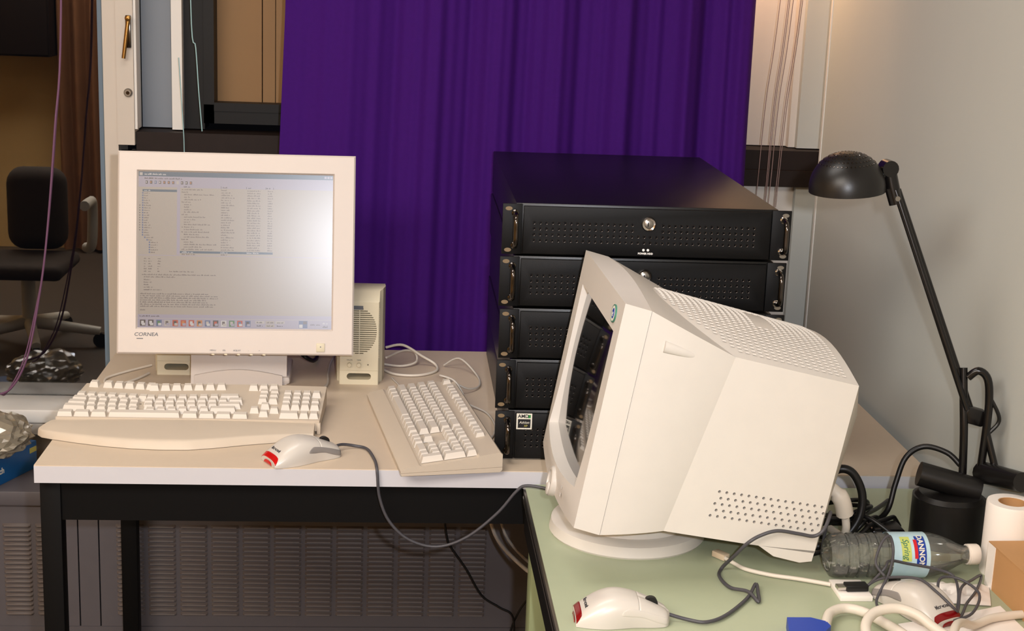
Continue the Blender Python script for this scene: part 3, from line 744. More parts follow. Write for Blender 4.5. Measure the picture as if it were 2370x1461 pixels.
# right half
aR = R(4); c1 = Vector((0.235,0.26))
def keyR(x, y, w_=0.0172): p = rl(x,y,aR,c1); key1(p[0],p[1],w_,0.0172,aR)
for i in range(7): keyR(0.148+P*1.08*i, yf+0.000)
for r_, (n_, fw_, off) in enumerate([(6,0.046,0.0),(7,0.040,-0.002),(8,0.026,-0.001),(7,0.036,0.004)]):
    x = 0.150-0.0025*r_+off
    for i in range(n_): keyR(x+P*i, yr[r_])
    keyR(x+P*(n_-0.5)+fw_/2+0.0003, yr[r_], fw_)
# navigation, arrows, number pad
for i in range(3): key1(0.3235+P*i+0.004*0, yf+0.001)
for r_ in range(2):
    for i in range(2): key1(0.3455+P*i, 0.3085-P*r_*0.98)
for i in range(2): key1(0.3455+P*i, 0.2715)
for x, y in ((0.352,0.2465),(0.3345,0.2285),(0.3695,0.2285),(0.352,0.2125)): key1(x, y, 0.0165, 0.0155)
for c in range(4):
    for r_ in range(4):
        if c == 3 and r_ in (1,): continue
        key1(0.3885+P*c*0.93+0.0, 0.304-0.0195*r_*1.0, 0.0165, 0.0178)
key1(0.3972,0.2085,0.034,0.0178); key1(0.4235,0.2085,0.0165,0.0178); key1(0.441,0.2085,0.0165,0.0178)
mb = MB()
for i, y in enumerate((0.272,0.255,0.236)): mb.box((0.122-0.003*i,y,nhz(y)),(0.134-0.003*i,y+0.0018,nhz(y)+0.0006))
for x in (0.40,0.42): mb.box((x,0.322,nhz(0.322)),(x+0.007,0.3235,nhz(0.322)+0.0005))
mb.build('indicator_marks','dark_print',nk,smooth=0)
cable('cable', [(0.30,0.350,0.02),(0.33,0.372,0.004),(0.38,0.388,0.003),(0.42,0.43,0.003),(0.450,0.49,0.003),(0.449,0.58,0.003),(0.450,0.66,0.003),(0.458,0.74,0.003)], 0.0024, 'cord_lightgrey', nk)

# ================================================================== MICE
def msurf(s, a):      # s 0 tail .. 1 nose, a 0..pi across (0 = right side seen from behind), returns local point
    Lm = 0.126; x = -Lm/2 + Lm*s
    wv = 0.034*(max(0.0,1-abs(2*s-0.86)**2.6/1.6))**0.5 if s < 0.43 else 0.034*(1-0.36*((s-0.43)/0.57)**2)*(1 if s < 0.93 else sqrt(max(0,1-((s-0.93)/0.07)**2))*0.55+0.45)
    if s < 0.02: wv = max(wv,0.012)
    if s < 0.43: hh_ = 0.040*sin(pi/2*min(1,(0.085+s*1.18)/0.592))**0.9
    else: hh_ = 0.040 - 0.026*((s-0.43)/0.57)**1.7
    if s > 0.97: hh_ *= 0.9
    e = 0.62
    ca, sa = cos(a), sin(a)
    y = -wv*math.copysign(abs(ca)**e, ca); z = hh_*abs(sa)**0.75
    pinch = 1 - 0.16*math.exp(-((s-0.62)/0.2)**2)*(1 if abs(ca) > 0.35 else abs(ca)/0.35)*max(0, 1-z/0.03)
    return Vector((x, y*pinch, z+0.0005))
def mpt(s, a, off=0.0):
    p = msurf(s, a)
    if off:
        d = 0.004; ps = msurf(min(1,s+d),a)-msurf(max(0,s-d),a); pa = msurf(s,min(pi,a+d))-msurf(s,max(0,a-d))
        n_ = pa.cross(ps)
        if n_.length > 1e-12:
            n_.normalize()
            if n_.dot(p-Vector((p.x,0,0.01))) < 0: n_ = -n_
            p = p + n_*off
    return p
def patch(mb, s0, s1, a0f, a1f, off, nu=24, nv=10):
    def fn(u, v):
        s = s0+(s1-s0)*u; a = a0f(u)+(a1f(u)-a0f(u))*v
        edge = min(u, 1-u, v, 1-v)
        return mpt(s, a, off if edge > 1e-6 else -0.0008)
    mb.grid(fn, nu, nv)
def make_mouse(side_mat, tail_mat):
    t = thing('computer_mouse','x','mouse',(0,0,0))
    sl_ = sorted(set([i/56 for i in range(57)]+[0.6525,0.6555,0.6585,0.6615,0.6645])); al_ = sorted(set([pi*i/36 for i in range(37)]+[pi/2+d_ for d_ in (-0.05,-0.025,0.025,0.05)]))
    def shell(u, v):
        s_ = sl_[round(u*(len(sl_)-1))]; a_ = al_[round(v*(len(al_)-1))]
        g_ = (max(0,1-abs(s_-0.6585)/0.0058) if 0.65 < a_ < pi-0.65 else 0)
        if 0.6585 < s_ < 0.985: g_ = max(g_, max(0,1-abs(a_-pi/2)/0.045))
        return mpt(s_, a_, -0.0011*g_) if g_ > 0 else msurf(s_, a_)
    nu_, na_ = len(sl_)-1, len(al_)-1
    mb = MB(); mb.grid(shell, nu_, na_)
    mb.f.append(tuple([i for i in range(nu_+1)]+[na_*(nu_+1)+i for i in range(nu_,-1,-1)])); mb.m.append(0)
    for e in (0,nu_): 
        c_ = tuple(j*(nu_+1)+e for j in range(na_+1)); mb.f.append(c_ if e else c_[::-1]); mb.m.append(0)
    mb.build('shell','pearl_white',t,smooth=60)
    for sd in (0,1):
        f = (lambda a: a) if sd == 0 else (lambda a: pi-a)
        mb = MB(); patch(mb, 0.46,0.985, lambda u: f(0.36-0.14*sin(pi*min(1,u*4)/2)+0.16*sin(pi*u)*(1-u)-0.20*max(0,(u-0.5)/0.5)), lambda u: f(0.40+0.34*sin(pi*min(1,u*5)/2)-0.06*u), 0.0007, 30, 8); mb.build('side_grip',side_mat,t,smooth=60)
    mb = MB(); patch(mb, 0.0,0.065, lambda u: 0.10+0.75*u, lambda u: pi-0.10-0.75*u, 0.0008, 10, 20)
    mb.grid(lambda u,v: Vector((-0.0634-0.001*sin(pi*v),0.0135*cos(pi*u)*(0.95+0.05*v), 0.001+0.007*v*sin(pi*u)**0.5)),16,8)
    mb.build('tail_lens',tail_mat,t,smooth=60)
    p = msurf(0.80,pi/2); mb = MB(); mb.tube([(p.x,-0.0035,p.z-0.004),(p.x,0.0035,p.z-0.004)],0.0095,18); mb.build('scroll_wheel','black_rubber',t)
    def tx(c):
        s = 0.115+c.y/0.13; a = pi/2 - (c.x/0.040); return mpt(s,a,0.0003+c.z)
    text('brand_text','Microsoft',0.0062,'dark_print',t,None,bold=0.0001,fn=lambda c: tx(Vector((-c.x*-1.0, c.y, c.z))))
    return t
m1 = make_mouse('grey_rubber','red_plastic'); tag(m1,'white optical mouse with red tail glowing at the white table edge','mouse')
m1.location = (0.432,0.052,T); m1.rotation_euler = (0,0,R(30)); m1.scale = (1.02,1.02,1.0)
m2 = make_mouse('pearl_white','red_dull'); tag(m2,'white mouse lying alone on the green desk beside the big monitor','mouse')
m2.location = (0.889,-0.535,T+GZ); m2.rotation_euler = (0,0,R(-1))
m3 = make_mouse('grey_rubber','red_dull'); tag(m3,'white mouse wrapped in its black cord beside the water bottle','mouse')
m3.location = (1.300,-0.500,T+GZ+0.0010); m3.rotation_euler = (0,0,R(118))
# cords of the mice: modelled as parts, in each mouse's own frame
def localpts(root, pts):
    inv = (Matrix.Translation(root.location) @ root.rotation_euler.to_matrix().to_4x4() @ Matrix.Diagonal((*root.scale,1))).inverted()
    return [inv @ Vector((p[0],p[1],p[2]+T)) for p in pts]
cable('cord', localpts(m1,[(0.483,0.082,0.012),(0.496,0.100,0.010),(0.518,0.108,0.005),(0.538,0.096,0.004),(0.551,0.045,0.004),(0.556,0.003,0.0046),(0.558,-0.0062,-0.008),(0.562,-0.006,-0.046),(0.578,-0.006,-0.087),(0.611,-0.006,-0.120),(0.659,-0.006,-0.133),(0.709,-0.012,-0.113),(0.758,-0.018,-0.068),(0.788,-0.022,-0.028),(0.806,-0.026,-0.0160),(0.85,-0.045,-0.0172),(0.90,-0.085,-0.0172)]),0.0026,'cord_grey',m1)
cable('cord', localpts(m2,[(0.949,-0.538,-0.010),(0.976,-0.543,-0.0160),(1.0,-0.551,-0.0160),(1.031,-0.53,-0.0160),(1.073,-0.474,-0.0160),(1.094,-0.434,-0.012),(1.092,-0.458,-0.015),(1.086,-0.485,-0.0160),(1.077,-0.460,-0.012),(1.057,-0.437,-0.0160),(1.050,-0.399,-0.0160),(1.060,-0.368,-0.0160),(1.0704,-0.3950,0.0140),(1.0834,-0.4120,0.0400),(1.1011,-0.4120,0.0518),(1.1253,-0.4120,0.0592),(1.1567,-0.4120,0.0549),(1.1787,-0.4120,0.0519),(1.1921,-0.4120,0.0624),(1.2043,-0.3950,0.0787),(1.210,-0.372,0.070),(1.213,-0.352,0.040),(1.213,-0.345,0.0),(1.222,-0.335,-0.0160),(1.235,-0.315,-0.0160)]),0.0026,'cord_grey',m2)
us = [(1.345,-0.533,-0.004)]
cable('cord', localpts(m3,[(1.246,-0.452,-0.007),(1.266,-0.462,0.010),(1.30,-0.50,0.026),(1.315,-0.535,0.022),(1.335,-0.555,0.006),(1.350,-0.53,-0.005),(1.372,-0.48,0.004),(1.403,-0.442,0.0),(1.430,-0.408,-0.008),(1.403,-0.46,-0.008),(1.37,-0.51,-0.005),(1.345,-0.545,-0.010),(1.335,-0.50,0.0),(1.348,-0.462,0.010),(1.375,-0.463,0.010),(1.392,-0.495,0.002),(1.368,-0.535,-0.009),(1.335,-0.552,-0.012)]),0.0020,'cord_grey',m3)
cable('cord', localpts(m3,[(1.248,-0.452,-0.007),(1.268,-0.458,0.022),(1.282,-0.438,0.026),(1.312,-0.434,0.020),(1.348,-0.436,0.014),(1.372,-0.446,0.008),(1.368,-0.48,0.0),(1.350,-0.525,-0.006),(1.330,-0.545,-0.004)]),0.0020,'cord_grey',m3)
cable('cord', localpts(m3,[(1.262,-0.478,0.020),(1.256,-0.455,0.030),(1.268,-0.437,0.052),(1.281,-0.43,0.060),(1.286,-0.437,0.040),(1.274,-0.462,0.018),(1.250,-0.490,-0.010),(1.246,-0.52,-0.012)]),0.0020,'cord_grey',m3)
mb = MB(); mb.rbox((-0.016,-0.0085,-0.0045),(0.016,0.0085,0.0045),0.0015, (lambda q: q)(Matrix.Identity(4)))
pl = mb.build('usb_plug','black_rubber',m3)
inv = (Matrix.Translation(m3.location) @ m3.rotation_euler.to_matrix().to_4x4()).inverted()
pl.matrix_local = inv @ Matrix.Translation((1.232,-0.452,T-0.0070)) @ Matrix.Rotation(R(3),4,'Z')
MB().box((-0.028,-0.006,-0.0022),(-0.0155,0.006,0.0022)).build('plug_shell','chrome',pl,smooth=0)

# ================================================================== CRT MONITOR
crt = thing('crt_monitor','large beige tube monitor tilted back on its round foot on the green desk','monitor',(0.8345,-0.42,T+0.064),0.0)
crt.rotation_euler = (0,0,R(1.0))
CW = 0.385; th = math.atan2(0.055,0.3205)
CT = Matrix.Rotation(th,4,'Y')             # local x back, y across (0 near side .. CW), z up the face; tilted back
def ct(x, y, z): return CT @ Vector((x,y,z))
FZ = 0.3252
def chin(u, z):      # forward bulge of the bezel
    b = sin(pi*u)**0.8 if 0 < u < 1 else 0.0
    g = 1.0 if z < 0.045 else max(0.0, 1-(z-0.045)/0.10)**1.5
    under = min(1.0, 0.55+z/0.05) if z < 0.0225 else 1.0
    return 0.011*b*g*under
uu = [0,0.03,0.06,0.099,0.15,0.2,0.27,0.34,0.42,0.5,0.58,0.66,0.73,0.8,0.85,0.901,0.94,0.97,1.0]
zz_ = [0.0,0.01,0.02,0.032,0.044,0.052,0.08,0.11,0.16,0.21,0.25,0.277,0.30,FZ]
def zlow(u): return 0.052-0.020*sin(pi*u)      # opening's lower edge sags
mb = MB(); nu_, nv_ = len(uu), len(zz_)
def bz(u, z, lowidx):
    zz2 = z
    if abs(z-0.052) < 1e-6: zz2 = zlow(u)
    elif z < 0.052: zz2 = z*zlow(u)/0.052 
    return zz2
for z in zz_:
    for u in uu:
        z2 = bz(u,z,0); mb.v.append(tuple(ct(-chin(u,z2)+(0.004 if (u in (0,1.0)) else 0)*0, u*CW, z2 - 0.012*(sin(pi*u) if z == 0 else 0)*1.0)))
for j in range(nv_-1):
    for i in range(nu_-1):
        if 3 <= i < nu_-4 and zz_[j] >= 0.052-1e-6 and zz_[j+1] <= 0.277+1e-6: continue
        a = j*nu_+i; mb.f.append((a,a+nu_,a+nu_+1,a+1)); mb.m.append(0)
# inner recess walls
io = [(uu[i],0.052) for i in range(3,nu_-3)] + [(uu[nu_-4],z) for z in zz_[6:12]] + [(uu[i],0.277) for i in range(nu_-5,2,-1)] + [(uu[3],z) for z in zz_[10:5:-1]]
ring0 = []; ring1 = []
for u,z in io:
    z2 = bz(u,z,0); ring0.append(ct(-chin(u,z2),u*CW,z2)); cu_, cz_ = 0.5, 0.165
    ring1.append(ct(0.013, (cu_+(u-cu_)*0.985)*CW, cz_+(z2-cz_)*0.97))
k = len(mb.v); n_ = len(io); mb.v += [tuple(p) for p in ring0]+[tuple(p) for p in ring1]
for i in range(n_): mb.f.append((k+i,k+(i+1)%n_,k+n_+(i+1)%n_,k+n_+i)); mb.m.append(0)
# outer shell from the face back to the seam
def outline(x, ins=0.0, top=0.0):
    pts = []
    for u in uu: pts.append((u,0))
    for z in zz_[1:]: pts.append((1,z))
    for u in uu[-2::-1]: pts.append((u,FZ))
    for z in zz_[-2:0:-1]: pts.append((0,z))
    return pts
ol = outline(0)
front_ring = [ct(-chin(u,bz(u,z,0)),u*CW,bz(u,z,0)-(0.012*sin(pi*u) if z == 0 else 0)) for u,z in ol]
seam_ring = [ct(0.038,u*CW,(bz(u,z,0) if z not in (FZ,0) else (FZ-0.0035+0.010*sin(pi*u) if z == FZ else -0.0045-0.004*sin(pi*u)))) for u,z in ol]
k = len(mb.v); n_ = len(ol); mb.v += [tuple(p) for p in front_ring]+[tuple(p) for p in seam_ring]
for i in range(n_): mb.f.append((k+i,k+(i+1)%n_,k+n_+(i+1)%n_,k+n_+i)[::-1]); mb.m.append(0)
mb.build('bezel','beige',crt,smooth=32)
# tube face
def tube(u, v):
    d = 0.010*((2*u-1)**2*0.7+(2*v-1)**2)
    return ct(0.004+0.45*d, (0.09+0.82*u)*CW, 0.028+0.258*v)
mb = MB(); mb.grid(tube,20,16,flip=True); mb.build('picture_tube','crt_glass',crt,smooth=60)
# front shell tapering into the rear housing
def shell_ring(x_top, x_bot, hw_, zt_, zb_, arch):
    pts = []; N = 14
    yc = CW/2
    def px(z): return x_bot+(x_top-x_bot)*(z-zb_)/(zt_-zb_)
    for i in range(N+1): u = i/N; pts.append(ct(x_bot, yc-hw_+2*hw_*u, zb_))
    for i in range(1,N): z = zb_+(zt_-zb_)*i/N; pts.append(ct(px(z), yc+hw_, z))
    for i in range(N+1): u = 1-i/N; pts.append(ct(x_top, yc-hw_+2*hw_*u, zt_+arch*sin(pi*u)))
    for i in range(1,N): z = zt_-(zt_-zb_)*i/N; pts.append(ct(px(z), yc-hw_, z))
    return pts
def loft(mb, rings, cap0=False, cap1=False):
    n_ = len(rings[0]); k = len(mb.v)
    for r_ in rings: mb.v += [tuple(p) for p in r_]
    for i in range(len(rings)-1):
        for j in range(n_): mb.f.append((k+i*n_+j,k+i*n_+(j+1)%n_,k+(i+1)*n_+(j+1)%n_,k+(i+1)*n_+j)[::-1]); mb.m.append(0)
    if cap0: mb.f.append(tuple(k+j for j in range(n_))); mb.m.append(0)
    if cap1: mb.f.append(tuple(k+(len(rings)-1)*n_+j for j in range(n_))[::-1]); mb.m.append(0)
rings = []
for i in range(9):
    t_ = i/7.0
    rings.append(shell_ring(0.0385+0.1321*t_, 0.0385+0.0908*t_, 0.1915-0.0135*t_**2.2, 0.3214-0.0441*t_, -0.0045+0.0165*t_, 0.010-0.008*t_))
mb = MB(); loft(mb, rings, True, True); mb.build('front_shell','beige',crt,smooth=30)
rings = []
for x_, hw_, zt_, zb_, ar in ((0.06,0.1775,0.283,0.010,0.034),(0.13,0.1778,0.2797,0.012,0.031),(0.1706,0.178,0.2773,0.0125,0.029),(0.25,0.178,0.2735,0.0135,0.027),(0.3526,0.178,0.2689,0.0165,0.024)):
    rings.append(shell_ring(x_, x_, hw_, zt_, zb_, ar))
rings.append(shell_ring(0.357,0.357,0.170,0.260,0.024,0.022))
rings.append(shell_ring(0.380,0.372,0.130,0.215,0.05,0.02))
mb = MB(); loft(mb, rings, True, True); rear_h = mb.build('rear_housing','beige',crt,smooth=35)
# top vents as raised bumps that catch light like the openings' lit walls
mb = MB()
def topz(x, u):
    k_ = (x-0.06)/(0.3526-0.06); return 0.283-0.0141*k_ + (0.034-0.010*k_)*sin(pi*u)
for i in range(26):
    for j in range(34):
        u = 0.055+0.89*j/33; x = 0.078+0.0103*i
        if x < 0.078+0.12*abs(2*u-1)**1.6: continue
        if 15 <= i <= 17 and 12 <= j <= 21: continue
        y = CW/2-0.178+0.356*u; z = topz(x,u)
        c = [ct(x+a,y+b,topz(x+a*0.6,u)+0.0001) for a,b in ((-0.0030,-0.0022),(0.0030,-0.0022),(0.0030,0.0022),(-0.0030,0.0022))]
        d = [ct(x+a,y+b,z+0.0016) for a,b in ((-0.0018,-0.0004),(0.0018,-0.0004),(0.0018,0.0012),(-0.0018,0.0012))]
        mb.add(c+d,[(0,1,5,4),(1,2,6,5),(2,3,7,6),(3,0,4,7),(4,5,6,7)])
mb.build('top_vent_bumps','beige',crt,kind='stuff',smooth=0)
# side perforation near the rear foot, bored through the housing wall
cu_ = MB()
for r_ in range(5):
    for c in range(15):
        x = 0.195+0.0108*c+ (0.0054 if r_ % 2 else 0) - 0.0012*r_; z = 0.0830-0.0092*r_+0.0012*c*0.2; y = CW/2-0.178
        cu_.tube([ct(x,y-0.004,z),ct(x,y+0.014,z)],0.0022,10)
cut(rear_h, cu_, 35)
# carrying grip on the side, badge, control dial
def gripsurf(u, v):
    k_ = 1-u; zc = 0.2765-0.0075*u; hh_ = 0.0030+0.0056*k_**0.7
    t_ = (0.066+0.056*u-0.0385)/0.112; ys = CW/2-(0.1915-0.0135*t_**2.2)
    return ct(0.066+0.056*u, ys+0.0010-(0.0008+0.0062*k_**0.8)*sin(pi*v), zc+hh_*cos(pi*v))
mb = MB(); mb.grid(gripsurf,14,10); mb.build('side_grip','beige',crt,smooth=50)
mb = MB(); mb.add([gripsurf(0,i/10)+CT.to_3x3()@Vector((-0.0002,0,0)) for i in range(11)],[tuple(range(11))]); mb.build('grip_end','beige',crt,smooth=0)
bc = ct(-chin(0.145,0.298)-0.0012,0.145*CW,0.298); nx = CT.to_3x3()@Vector((-1,0,0)); nz = CT.to_3x3()@Vector((0,0,1))
bmx = frame_mx(bc,(0,-1,0),nz)
mb = MB(); mb.lathe([(0.0155,-0.0015),(0.0155,0.0008),(0.0140,0.0012),(0.0135,0.0006)],24,bmx@Matrix.Diagonal((1.0,0.82,1,1))); bd = mb.build('badge','label_green',crt)
mb = MB(); mb.lathe([(0.0132,0.0006),(0.0132,0.0009)],24,bmx@Matrix.Diagonal((1.0,0.82,1,1))); mb.build('badge_face','print_white',bd)
mb = MB(); mb.lathe([(0.0075,0.0009),(0.0070,0.0014)],16,bmx); mb.build('badge_mark','label_blue',bd)
text('badge_letter','e',0.014,'print_white',bd,bmx@Matrix.Translation((0,0,0.0016)))
dc = ct(-chin(0.46,0.012)-0.001,0.46*CW,0.004)
dmx = frame_mx(dc,(0,-1,0),nz)
mb = MB(); mb.lathe([(0.024,-0.004),(0.024,0.004),(0.022,0.0058),(0.018,0.0060),(0.017,0.0035),(0.006,0.0030)],28,dmx@Matrix.Diagonal((0.95,0.95,1,1))); dl=mb.build('control_dial','pearl_white',crt)
mb = MB(); mb.lathe([(0.010,0.003),(0.010,0.005),(0.008,0.006)],20,dmx@Matrix.Translation((0,-0.012,0.001))); mb.build('power_button','beige',dl)
mb = MB()
for i in range(2): mb.box((-0.003,-0.0025,0.0),(0.003,0.0025,0.0006),frame_mx(ct(-chin(0.27,0.02)-0.0006,0.27*CW,0.022-0.012*i),(0,-1,0),nz))
mb.build('indicator_marks','pearl_white',crt,smooth=0)
# rear latch tab and swivel foot
mb = MB(); mb.add([ct(x,CW/2-0.178+dy,z) for dy in (0,0.356) for x,z in ((0.27,0.014),(0.295,0.002),(0.335,-0.001),(0.352,0.004),(0.3524,0.02))],[(0,1,2,3,4),(9,8,7,6,5),(0,5,6,1),(1,6,7,2),(2,7,8,3),(3,8,9,4)]); mb.build('rear_skid','beige',crt,smooth=0)
bx, by = 0.113, 0.205
mb = MB(); mb.lathe([(0.118,-0.084),(0.120,-0.081),(0.117,-0.066),(0.108,-0.061),(0.098,-0.060)],48,Matrix.Translation((bx,by,0))); mb.build('foot_disc','beige',crt)
mb = MB(); mb.lathe([(0.098,-0.062),(0.098,-0.052),(0.085,-0.040),(0.07,0.0)],40,Matrix.Translation((bx,by,0))); mb.build('swivel_ball','beige',crt)
mb = MB(); mb.tube(spline([ct(0.357,0.10,0.10),ct(0.375,0.085,0.098),ct(0.395,0.08,0.085),ct(0.410,0.085,0.060),ct(0.420,0.09,0.036),ct(0.424,0.11,0.018),ct(0.425,0.16,0.009)],5),[0.0095]*9+[0.013]*7+[0.006]*15,12); sig=mb.build('signal_lead','cord_white',crt)

# ================================================================== DESK LAMP
lp = thing('desk_lamp','black jointed desk lamp with perforated dome shade beside the right wall','lamp',(1.437,-0.245,T+GZ))
def lw(x,y,z): return Vector((x-1.437,y+0.245,z-GZ))
mb = MB(); mb.prism(rr(-0.055,-0.052,0.055,0.052,0.047), lambda p:(p[0],p[1],0.0), lambda p:(p[0],p[1],0.072)); mb.prism(rr(-0.052,-0.049,0.052,0.049,0.045), lambda p:(p[0],p[1],0.072), lambda p:(p[0]*0.9,p[1]*0.9,0.079)); mb.build('base','lamp_black',lp,smooth=30)
mb = MB(); mb.tube([lw(1.388,-0.235,0.086),lw(1.478,-0.255,0.066)],[0.019,0.019],16); mb.build('pivot_barrel','lamp_black',lp)
mb = MB(); mb.tube([lw(1.488,-0.235,0.089),lw(1.503,-0.345,0.112)],[0.017,0.015],14); mb.build('counterweight','lamp_black',lp)
mb = MB(); mb.tube(spline([lw(1.455,-0.24,0.085),lw(1.452,-0.235,0.15),lw(1.450,-0.225,0.20),lw(1.448,-0.215,0.25)],4),0.0062,10); mb.build('lower_arm','lamp_gloss',lp)
mb = MB(); mb.tube(spline([lw(1.482,-0.24,0.085),lw(1.484,-0.24,0.15),lw(1.486,-0.235,0.20),lw(1.482,-0.23,0.236),lw(1.468,-0.225,0.248),lw(1.455,-0.22,0.236)],5),0.0062,10); mb.build('loop_arm','lamp_gloss',lp)
mb = MB(); mb.tube([lw(1.484,-0.238,0.160),lw(1.503,-0.26,0.086)],0.0055,10); mb.build('rear_strut','lamp_gloss',lp)
mb = MB(); mb.tube(spline([lw(1.486,-0.235,0.21),lw(1.500,-0.24,0.185),lw(1.502,-0.24,0.17),lw(1.490,-0.24,0.155)],4),0.003,8); mb.build('lead_loop','black_rubber',lp)
mb = MB(); mb.rbox((-0.016,-0.010,-0.014),(0.018,0.010,0.012),0.004,Matrix.Translation(lw(1.467,-0.225,0.178))@Matrix.Rotation(R(15),4,'Y')); mb.build('elbow_joint','lamp_gloss',lp)
mb = MB(); mb.tube([lw(1.466,-0.225,0.178),lw(1.340,-0.152,0.512)],0.0052,10); mb.build('upper_arm','lamp_gloss',lp)
mb = MB(); mb.tube([lw(1.454,-0.232,0.188),lw(1.334,-0.160,0.512)],0.0048,10); mb.build('upper_arm','lamp_gloss',lp)
mb = MB(); mb.tube([lw(1.3385,-0.156,0.490),lw(1.330,-0.152,0.518),lw(1.323,-0.150,0.547)],[0.0105,0.0115,0.0105],14); mb.tube([lw(1.323,-0.163,0.544),lw(1.323,-0.137,0.544)],0.0125,16); hd=mb.build('head_joint','lamp_gloss',lp)
mb = MB(); mb.lathe([(0.004,0),(0.004,0.003)],10,Matrix.Translation(lw(1.336,-0.166,0.500))@Matrix.Rotation(R(90),4,'X')); mb.build('joint_screw','nickel',hd)
# dome shade: thin shell; bright metal dots on the crown imitate glinting perforations
hc = lw(1.262,-0.150,0.511); HM = Matrix.Translation(hc)@Matrix.Rotation(R(-5),4,'Y')@Matrix.Rotation(R(3),4,'X')
prof = []
for i in range(15): a = R(90*i/14); prof.append((0.0575*cos(a)**0.9 if i < 14 else 0.0008, 0.056*sin(a)))
inner = [(max(0.0006,r_-0.0016), z-0.0012 if z > 0.004 else z) for r_,z in prof[::-1]]
mb = MB(); mb.lathe([(0.0575,-0.004)]+prof+inner+[(0.0558,-0.004),(0.0575,-0.004)],40,HM,caps=False); sh_ = mb.build('dome_shade','lamp_black',lp,smooth=50)
mb = MB()
for r_ in range(5):
    a = R(46+8.5*r_)
    nn = 40-6*r_
    for j in range(nn):
        az = 2*pi*j/nn
        rr_, z_ = 0.0576*cos(a)**0.9, 0.0562*sin(a)
        p = Vector((rr_*cos(az),rr_*sin(az),z_)); n_ = Vector((cos(a)*cos(az),cos(a)*sin(az),sin(a)))
        m_ = HM@frame_mx(p,Vector((-sin(az),cos(az),0)),n_.cross(Vector((-sin(az),cos(az),0))))
        mb.lathe([(0.0015,0.0),(0.0013,0.0005),(0.0007,0.0006)],6,m_)
mb.build('shade_vent_glints','dark_chrome',sh_,kind='stuff',smooth=30)
mb = MB(); mb.lathe([(0.012,0.004),(0.016,0.012),(0.016,0.034),(0.012,0.044)],18,HM); mb.build('bulb_holder','lamp_gloss',lp)
mb = MB(); mb.tube([hc+Vector((0.050,0,0.020)),lw(1.323,-0.150,0.540)],[0.008,0.008],12); mb.build('head_neck','lamp_gloss',lp)
cable('power_lead',[lw(1.452,-0.235,0.10),lw(1.435,-0.22,0.115),lw(1.405,-0.20,0.118),lw(1.378,-0.20,0.10),lw(1.362,-0.21,0.06),lw(1.350,-0.22,0.02),lw(1.335,-0.20,-0.012)],0.0045,'black_rubber',lp)

# ================================================================== WATER BOTTLE
bt = thing('water_bottle','clear plastic water bottle with blue label lying on its side on green desk','bottle',(1.207,-0.388,T+GZ+0.0335),R(2))
BM = Matrix.Rotation(R(90),4,'Y')          # spin axis becomes local x
prof = [(0.012,0.004),(0.024,0.0),(0.030,0.004),(0.032,0.012)]
for i in range(5):
    x = 0.014+0.0148*i; prof += [(0.0325,x),(0.0325,x+0.008),(0.0305,x+0.0105),(0.0305,x+0.0135)]
prof += [(0.0325,0.089),(0.0325,0.142),(0.0318,0.152),(0.0285,0.166),(0.0225,0.182),(0.0165,0.194),(0.0132,0.202),(0.0128,0.208)]
mb = MB(); mb.lathe(prof,48,BM)
for i_, p_ in enumerate(mb.v):
    if 0.008 < p_[0] < 0.087:
        an_ = math.atan2(p_[2],p_[1]); k_ = 1-0.035*(0.5+0.5*sin(6*an_+ (2.1*int(p_[0]/0.0148))))
        mb.v[i_] = (p_[0],p_[1]*k_,p_[2]*k_)
mb.build('bottle_body','bottle_clear',bt,smooth=22)
mb = MB(); mb.lathe([(0.0150,0.2085),(0.0150,0.2105),(0.0144,0.2108),(0.0144,0.2114),(0.0152,0.2117),(0.0152,0.224),(0.0140,0.2262)],28,BM); mb.build('bottle_cap','cap_white',bt)
def lab(c, x0=0.132, a0=0.0):      # text plane -> wrapped on the bottle: text x runs down around the bottle, text y towards the cap
    r_ = 0.0334+c.z; a = R(58) - (c.x)/0.033 + a0
    return Vector((x0+c.y, -r_*cos(a), r_*sin(a)))
def band(mb, x0, x1, a0, a1, r_=0.0331, n_=30):
    mb.grid(lambda u,v: Vector((x0+(x1-x0)*v, -r_*cos(R(a0+(a1-a0)*u)), r_*sin(R(a0+(a1-a0)*u)))), n_, 1)
mb = MB(); band(mb,0.088,0.142,-92,150,0.0329,48); lb = mb.build('bottle_label','label_aqua',bt,smooth=60)
mb = MB(); band(mb,0.1215,0.136,-8,74,0.0331); mb.build('label_patch','label_blue',lb,smooth=60)
mb = MB(); band(mb,0.1185,0.1235,12,62,0.03325); mb.build('label_swoosh','label_red',lb,smooth=60)
mb = MB(); band(mb,0.100,0.114,5,72,0.0331); mb.build('label_panel','label_yellow',lb,smooth=60)
text('label_text','DANNON',0.0112,'print_white',lb,None,bold=0.0003,fn=lambda c: lab(Vector((c.x+0.0145,c.y,c.z)),0.1288),sx=1.0)
text('label_text','Spring',0.0125,'label_green',lb,None,shear=0.25,fn=lambda c: lab(Vector((c.x+0.012,c.y,c.z)),0.1070),sx=1.0)

# ================================================================== SMALL THINGS ON THE GREEN DESK
def gz(z): return T+GZ+z
# network cable with clear plug
nc = thing('network_cable','cream network cable with clear plastic plug on the green desk','cable',(1.066,-0.322,gz(0)))
def nl(x,y,z=0.004): return (x-1.066,y+0.322,z)
mb = MB(); mb.rbox((-0.0065,-0.012,0.001),(0.0065,0.012,0.010),0.001,Matrix.Translation((0.002,0.0,0.0))@Matrix.Rotation(R(35),4,'Z')); mb.build('plug','plug_clear',nc)
cable('lead',[nl(1.072,-0.332,0.005),nl(1.082,-0.350),nl(1.095,-0.372),nl(1.126,-0.392),nl(1.161,-0.405),nl(1.190,-0.418),nl(1.2045,-0.425)],0.0032,'cord_white',nc)
